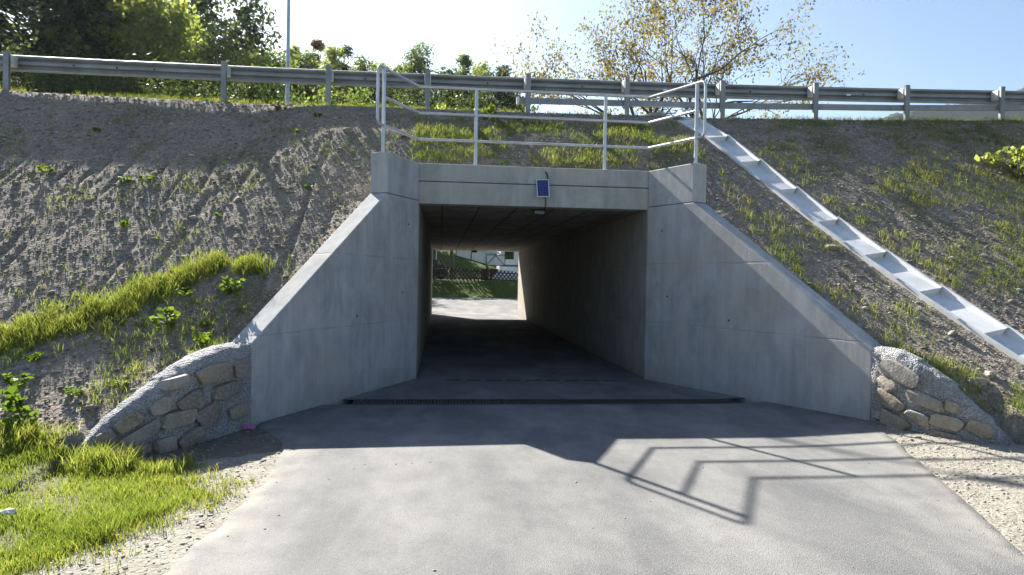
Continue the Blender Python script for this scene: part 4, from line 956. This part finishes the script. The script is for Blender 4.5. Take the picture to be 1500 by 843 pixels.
# big sparse tree on the right
def sparse_tree(x, y, z0, label):
    r = empty('autumn_tree', label, 'tree', (x, y, z0)); m = MB(); tips = []
    rnd = random.Random(11)
    def grow(p, d, L_, rad, lev):
        n = 4; pts = [p]; rs = [rad]; q = p.copy(); dd = d.copy()
        for i in range(n):
            dd = (dd+Vector((rnd.gauss(0, .10), rnd.gauss(0, .10), rnd.gauss(.03, .06)))).normalized(); q = q+dd*L_/n; pts.append(q.copy()); rs.append(rad*(1-.45*(i+1)/n))
        m.tube(pts, rs, 7 if lev < 2 else 4, cap=False)
        if lev >= 3:
            for i in range(1, n+1): tips.append((pts[i], dd.copy()))
        if lev >= 5: return
        k = rnd.choice([2, 3, 3]) if lev > 0 else 4
        for i in range(k):
            t = rnd.uniform(.45, 1) if i else 1; j = min(n, max(1, round(t*n))); a = rnd.uniform(0, 6.28)
            s = Vector((math.cos(a), math.sin(a), 0)); s = (s-dd*s.dot(dd)).normalized()
            an = rnd.uniform(.35, .85); nd = (dd*math.cos(an)+s*math.sin(an)+Vector((0, 0, .04))).normalized()
            grow(pts[j], nd, L_*rnd.uniform(.62, .86), rs[j]*rnd.uniform(.55, .8), lev+1)
    for (dx, dy, lean, rr, L0) in ((-.35, 0, (-.08, 0, 1), .19, 3.2), (.45, .2, (.30, .05, 1), .17, 3.1), (.05, -.3, (.16, -.2, 1), .13, 3.0)):
        grow(Vector((x+dx, y+dy, z0)), Vector(lean).normalized(), L0, rr, 0)
    for (sx, L0, zz) in ((1, 4.2, 2.9), (1, 3.6, 3.6), (1, 3.2, 4.6)):
        grow(Vector((x+.5*sx, y, z0+zz)), Vector((sx*.93, -.1, .30)).normalized(), L0*.62, .045, 2)
    m.build('trunk', M['bark'], r)
    T = np.array([t[0][:] for t in tips]); k = RNG.integers(0, len(T), 15000); P = T[k]+RNG.normal(0, .15, (len(k), 3)); P[:, 2] -= .05
    D = RNG.normal(0, .6, (len(k), 3)); D[:, 2] -= .6
    V, F = leaf_quads(P, .125*RNG.uniform(.6, 1.3, len(k)), D, .5)
    g = np.clip(fbm(P[:, 0]*.9, P[:, 2]*.9, 3)*1.3-.15+RNG.normal(0, .2, len(k)), 0, 1)
    mesh_np('crown', V, F, M['autumn'], r, attrs=dict(tint=np.repeat(g, 4)))
sparse_tree(8.55, 24.3, 4.4, 'large sparse tree with yellowish autumn leaves behind the guardrail')

# ------------------------------------------------------------------ camp site seen through the tunnel
def camp():
    g = 1.47
    # lattice fence
    fr = empty('lattice_fence', 'brown criss-cross lattice fence on the bank beyond the tunnel', 'fence', (2, 43.3, g))
    x0, x1 = -2.2, 8.0; n = int((x1-x0)/.24); m = MB()
    for i in range(n):
        x = x0+i*.24; zb = g-.02-.045*(x-2); 
        for sg in (-1, 1):
            ang = sg*R_(38); Mx = Matrix.Rotation(ang, 3, 'Y'); m.box((x, 43.3+sg*.014, zb+.36), (.06, .03, .98), M=Mx)
    m.build('lattice', M['woodfence'], fr)
    for zz in (.14, .58): MB().tube([(x0, 43.36, g+zz-.045*(x0-2)), (x1, 43.36, g+zz-.045*(x1-2))], .028, 8).build('rail', M['woodfence'], fr)
    for k in range(5):
        x = x0+.2+k*2.4; zb = g-.045*(x-2); MB().tube([(x, 43.42, zb-.3), (x, 43.42, zb+.78)], .045, 8).build('post', M['woodfence'], fr)
    # caravan with awning
    cv = empty('caravan', 'white caravan with dark window standing behind the lattice fence', 'caravan', (5.4, 47.5, g))
    prof = [(46.4, g+.45), (48.6, g+.45), (48.6, g+2.5), (48.3, g+2.65), (46.7, g+2.65), (46.4, g+2.5)]
    MB().prism([(a, b) for a, b in prof], 3.95, 8.6, 'x').build('body', M['white'], cv, bevel=.06)
    MB().box((4.62, 46.385, g+1.75), (.62, .03, .6)).build('window', M['glass'], cv); MB().box((6.9, 46.385, g+1.7), (1.0, .03, .6)).build('window', M['glass'], cv)
    for x in (5.9, 6.5): MB().tube([(x, 46.42, g+.32), (x, 46.62, g+.32)], .32, 16).build('wheel', M['rubber'], cv)
    MB().box((5.4, 46.38, g+1.02), (2.6, .02, .12)).build('stripe', M['blue'], cv)
    aw = empty('awning', 'white awning with green edge strips and thin poles beside the caravan', 'awning', (2.3, 46, g))
    MB().loft([(1.0, 45.6, g+1.58), (3.0, 45.6, g+1.05), (3.9, 45.6, g+1.9), (1.0, 45.6, g+2.5)], [(1.0, 45.66, g+1.58), (3.0, 45.66, g+1.05), (3.9, 45.66, g+1.9), (1.0, 45.66, g+2.5)]).build('fabric', M['canvas'], aw)
    MB().tube([(.98, 45.57, g+1.58), (3.02, 45.57, g+1.03)], .045, 8).build('edge_strip', M['dkgreen'], aw)
    MB().loft([(1.0, 45.5, g+2.2), (4.0, 45.5, g+1.72), (4.0, 45.55, g+1.80), (1.0, 45.55, g+2.3)], [(1.0, 47.2, g+2.55), (4.0, 47.2, g+2.2), (4.0, 47.25, g+2.26), (1.0, 47.25, g+2.62)]).build('roof', M['canvas'], aw)
    for (xa, xb) in ((1.0, .9), (2.03, 1.92)): MB().tube([(xa, 45.55, g+2.1), (xb, 45.5, g)], .03, 8).build('pole', M['dkgreen'], aw)
    p = MB(); 
    for a, b in (((3.0, g+1.0), (4.25, g+1.0)), ((3.0, g+1.7), (4.25, g+1.7)), ((3.0, g+1.0), (3.0, g+1.7)), ((4.25, g+1.0), (4.25, g+1.7)), ((3.05, g+1.05), (3.62, g+1.66)), ((4.2, g+1.05), (3.62, g+1.66))): p.tube([(a[0], 45.48, a[1]), (b[0], 45.48, b[1])], .022, 6)
    p.build('window_frame', M['dkgreen'], aw); MB().box((3.62, 45.52, g+1.35), (1.22, .03, .68)).build('side_panel', M['canvas'], aw)
    # dark boxes below the panel
    for x, w_, lb in ((2.85, .5, 'left of the two dark crates under the awning panel'), (3.5, .55, 'right of the two dark crates under the awning panel')):
        r = empty('crate', lb, 'crate', (x, 45.3, g)); MB().box((x, 45.3, g+.36), (w_, .4, .7)).build('body', M['black'], r, bevel=.02); MB().box((x, 45.3, g+.735), (w_+.04, .44, .04)).build('lid', M['navy'], r)
    bt = empty('boat', 'long low white upturned boat lying behind the lattice fence', 'boat', (4.4, 44.6, g))
    V = []; F = []; nn = 15
    for i in range(nn):
        u = i/(nn-1); wd = .52*math.sin(math.pi*min(1, (u*.86+.14)))**.6+.03; ht = .78*(.72+.28*math.sin(math.pi*u))*min(1, (u+.05)*5)**.5*(1-.35*u)
        for j in range(9):
            a = math.pi*j/8; V.append((3.35+2.9*u, 44.7+math.cos(a)*wd, g+ht*math.sin(a)**.75+.02))
    for i in range(nn-1):
        for j in range(8): F.append((i*9+j, (i+1)*9+j, (i+1)*9+j+1, i*9+j+1))
    F += [tuple(range(9)), tuple((nn-1)*9+j for j in range(8, -1, -1))]
    MB().add(V, F).build('hull', M['white'], bt, smooth=True); MB().box((4.8, 44.7, g+.79*.86), (2.2, .05, .05)).build('keel', M['white'], bt)
    # parked car, dark
    car = empty('parked_car', 'small dark parked car at the left behind the lattice fence', 'car', (-.25, 47.5, g))
    cp = [(-1.9, .28), (.42, .28), (.42, .82), (.28, .92), (-.05, 1.35), (-1.3, 1.38), (-1.8, .95), (-1.95, .9)]
    MB().prism([(a, g+b) for a, b in cp], 46.7, 48.3, 'x') if False else None
    MB().loft([(a, 46.7, g+b) for a, b in cp], [(a, 48.3, g+b) for a, b in cp]).build('body', M['navy'], car, bevel=.05)
    MB().loft([(a, 46.68, g+b) for a, b in ((-.95, .93), (.12, .93), (-.12, 1.28), (-.95, 1.30))], [(a, 46.7, g+b) for a, b in ((-.95, .93), (.12, .93), (-.12, 1.28), (-.95, 1.30))]).build('window', M['glass'], car)
    MB().box((-.5, 46.685, g+.72), (1.7, .02, .09)).build('trim_strip', M['alu'], car)
    for x in (-1.35, .0):
        w_ = MB().tube([(x, 46.66, g+.3), (x, 46.86, g+.3)], .3, 16).build('wheel', M['rubber'], car); MB().tube([(x, 46.64, g+.3), (x, 46.67, g+.3)],   .15, 12).build('rim', M['iron'], w_, world=False)
    gp = empty('gate_post', 'green gate post at the left end of the lattice fence', 'post', (-.45, 43.6, g))
    MB().box((-.45, 43.7, g+.9), (.11, .11, 2.0)).build('post', M['dkgreen'], gp); MB().box((-.30, 43.7, g+1.55), (.06, .05, .6)).build('sign_strip', M['white'], gp)
    # slender tree whose trunk stands by the fence, crown shading the bank
    broad_tree('broadleaf_tree', 'small tree with a straight dark trunk between the dark car and the awning', .73, 46.3, 5.4, 2.1, 0, 3600, .2, M['oak'], gf, 9, z0=g, cb=.48, trunk_r=.11)
    broad_tree('broadleaf_tree', 'small spreading tree left of the camp site shading the bank', -2.6, 46.2, 5.2, 2.2, 0, 3600, .2, M['oak'], gf, 9, z0=g, cb=.45)
    broad_tree('broadleaf_tree', 'small tree overhanging the awning beside the caravan', 3.2, 47.0, 5.4, 1.9, 0, 3000, .2, M['oak'], gf, 9, z0=g, cb=.55)
camp()

# ------------------------------------------------------------------ far wooded hill and haze
def hill():
    xs = np.arange(760, 2300, 6.); ys = np.arange(1180, 1800, 12.)
    X, Y = np.meshgrid(xs, ys, indexing='ij'); u = X-.06*(Y-1400)
    rid = np.interp(u, [740, 800, 900, 960, 1050, 1130, 1230, 1290, 1400, 1700, 2300], [120, 240, 338, 366, 392, 402, 412, 442, 470, 520, 560])
    prof = np.interp(Y, [1180, 1400, 1420, 1800], [0, 1, 1, .75])**.8
    Z = rid*prof+10*(fbm(X*.02, Y*.02, 4)-.5)+14*vnoise(X*.11, Y*.09)*vnoise(X*.31, Y*.2)
    grid_mesh('hill', xs, ys, Z, M['hill'])
hill()

def haze():
    b = NB('haze_air'); v = b.n('ShaderNodeVolumePrincipled'); v.inputs['Color'].default_value = (.80, .90, 1, 1); v.inputs['Density'].default_value = .00008; v.inputs['Anisotropy'].default_value = .6
    b.l(v.outputs[0], b.out.inputs['Volume'])
    MB().box((0, 0, 305), (4900, 4900, 613)).build('haze', b.m); tag(bpy.data.objects['haze'], kind='stuff')
haze()
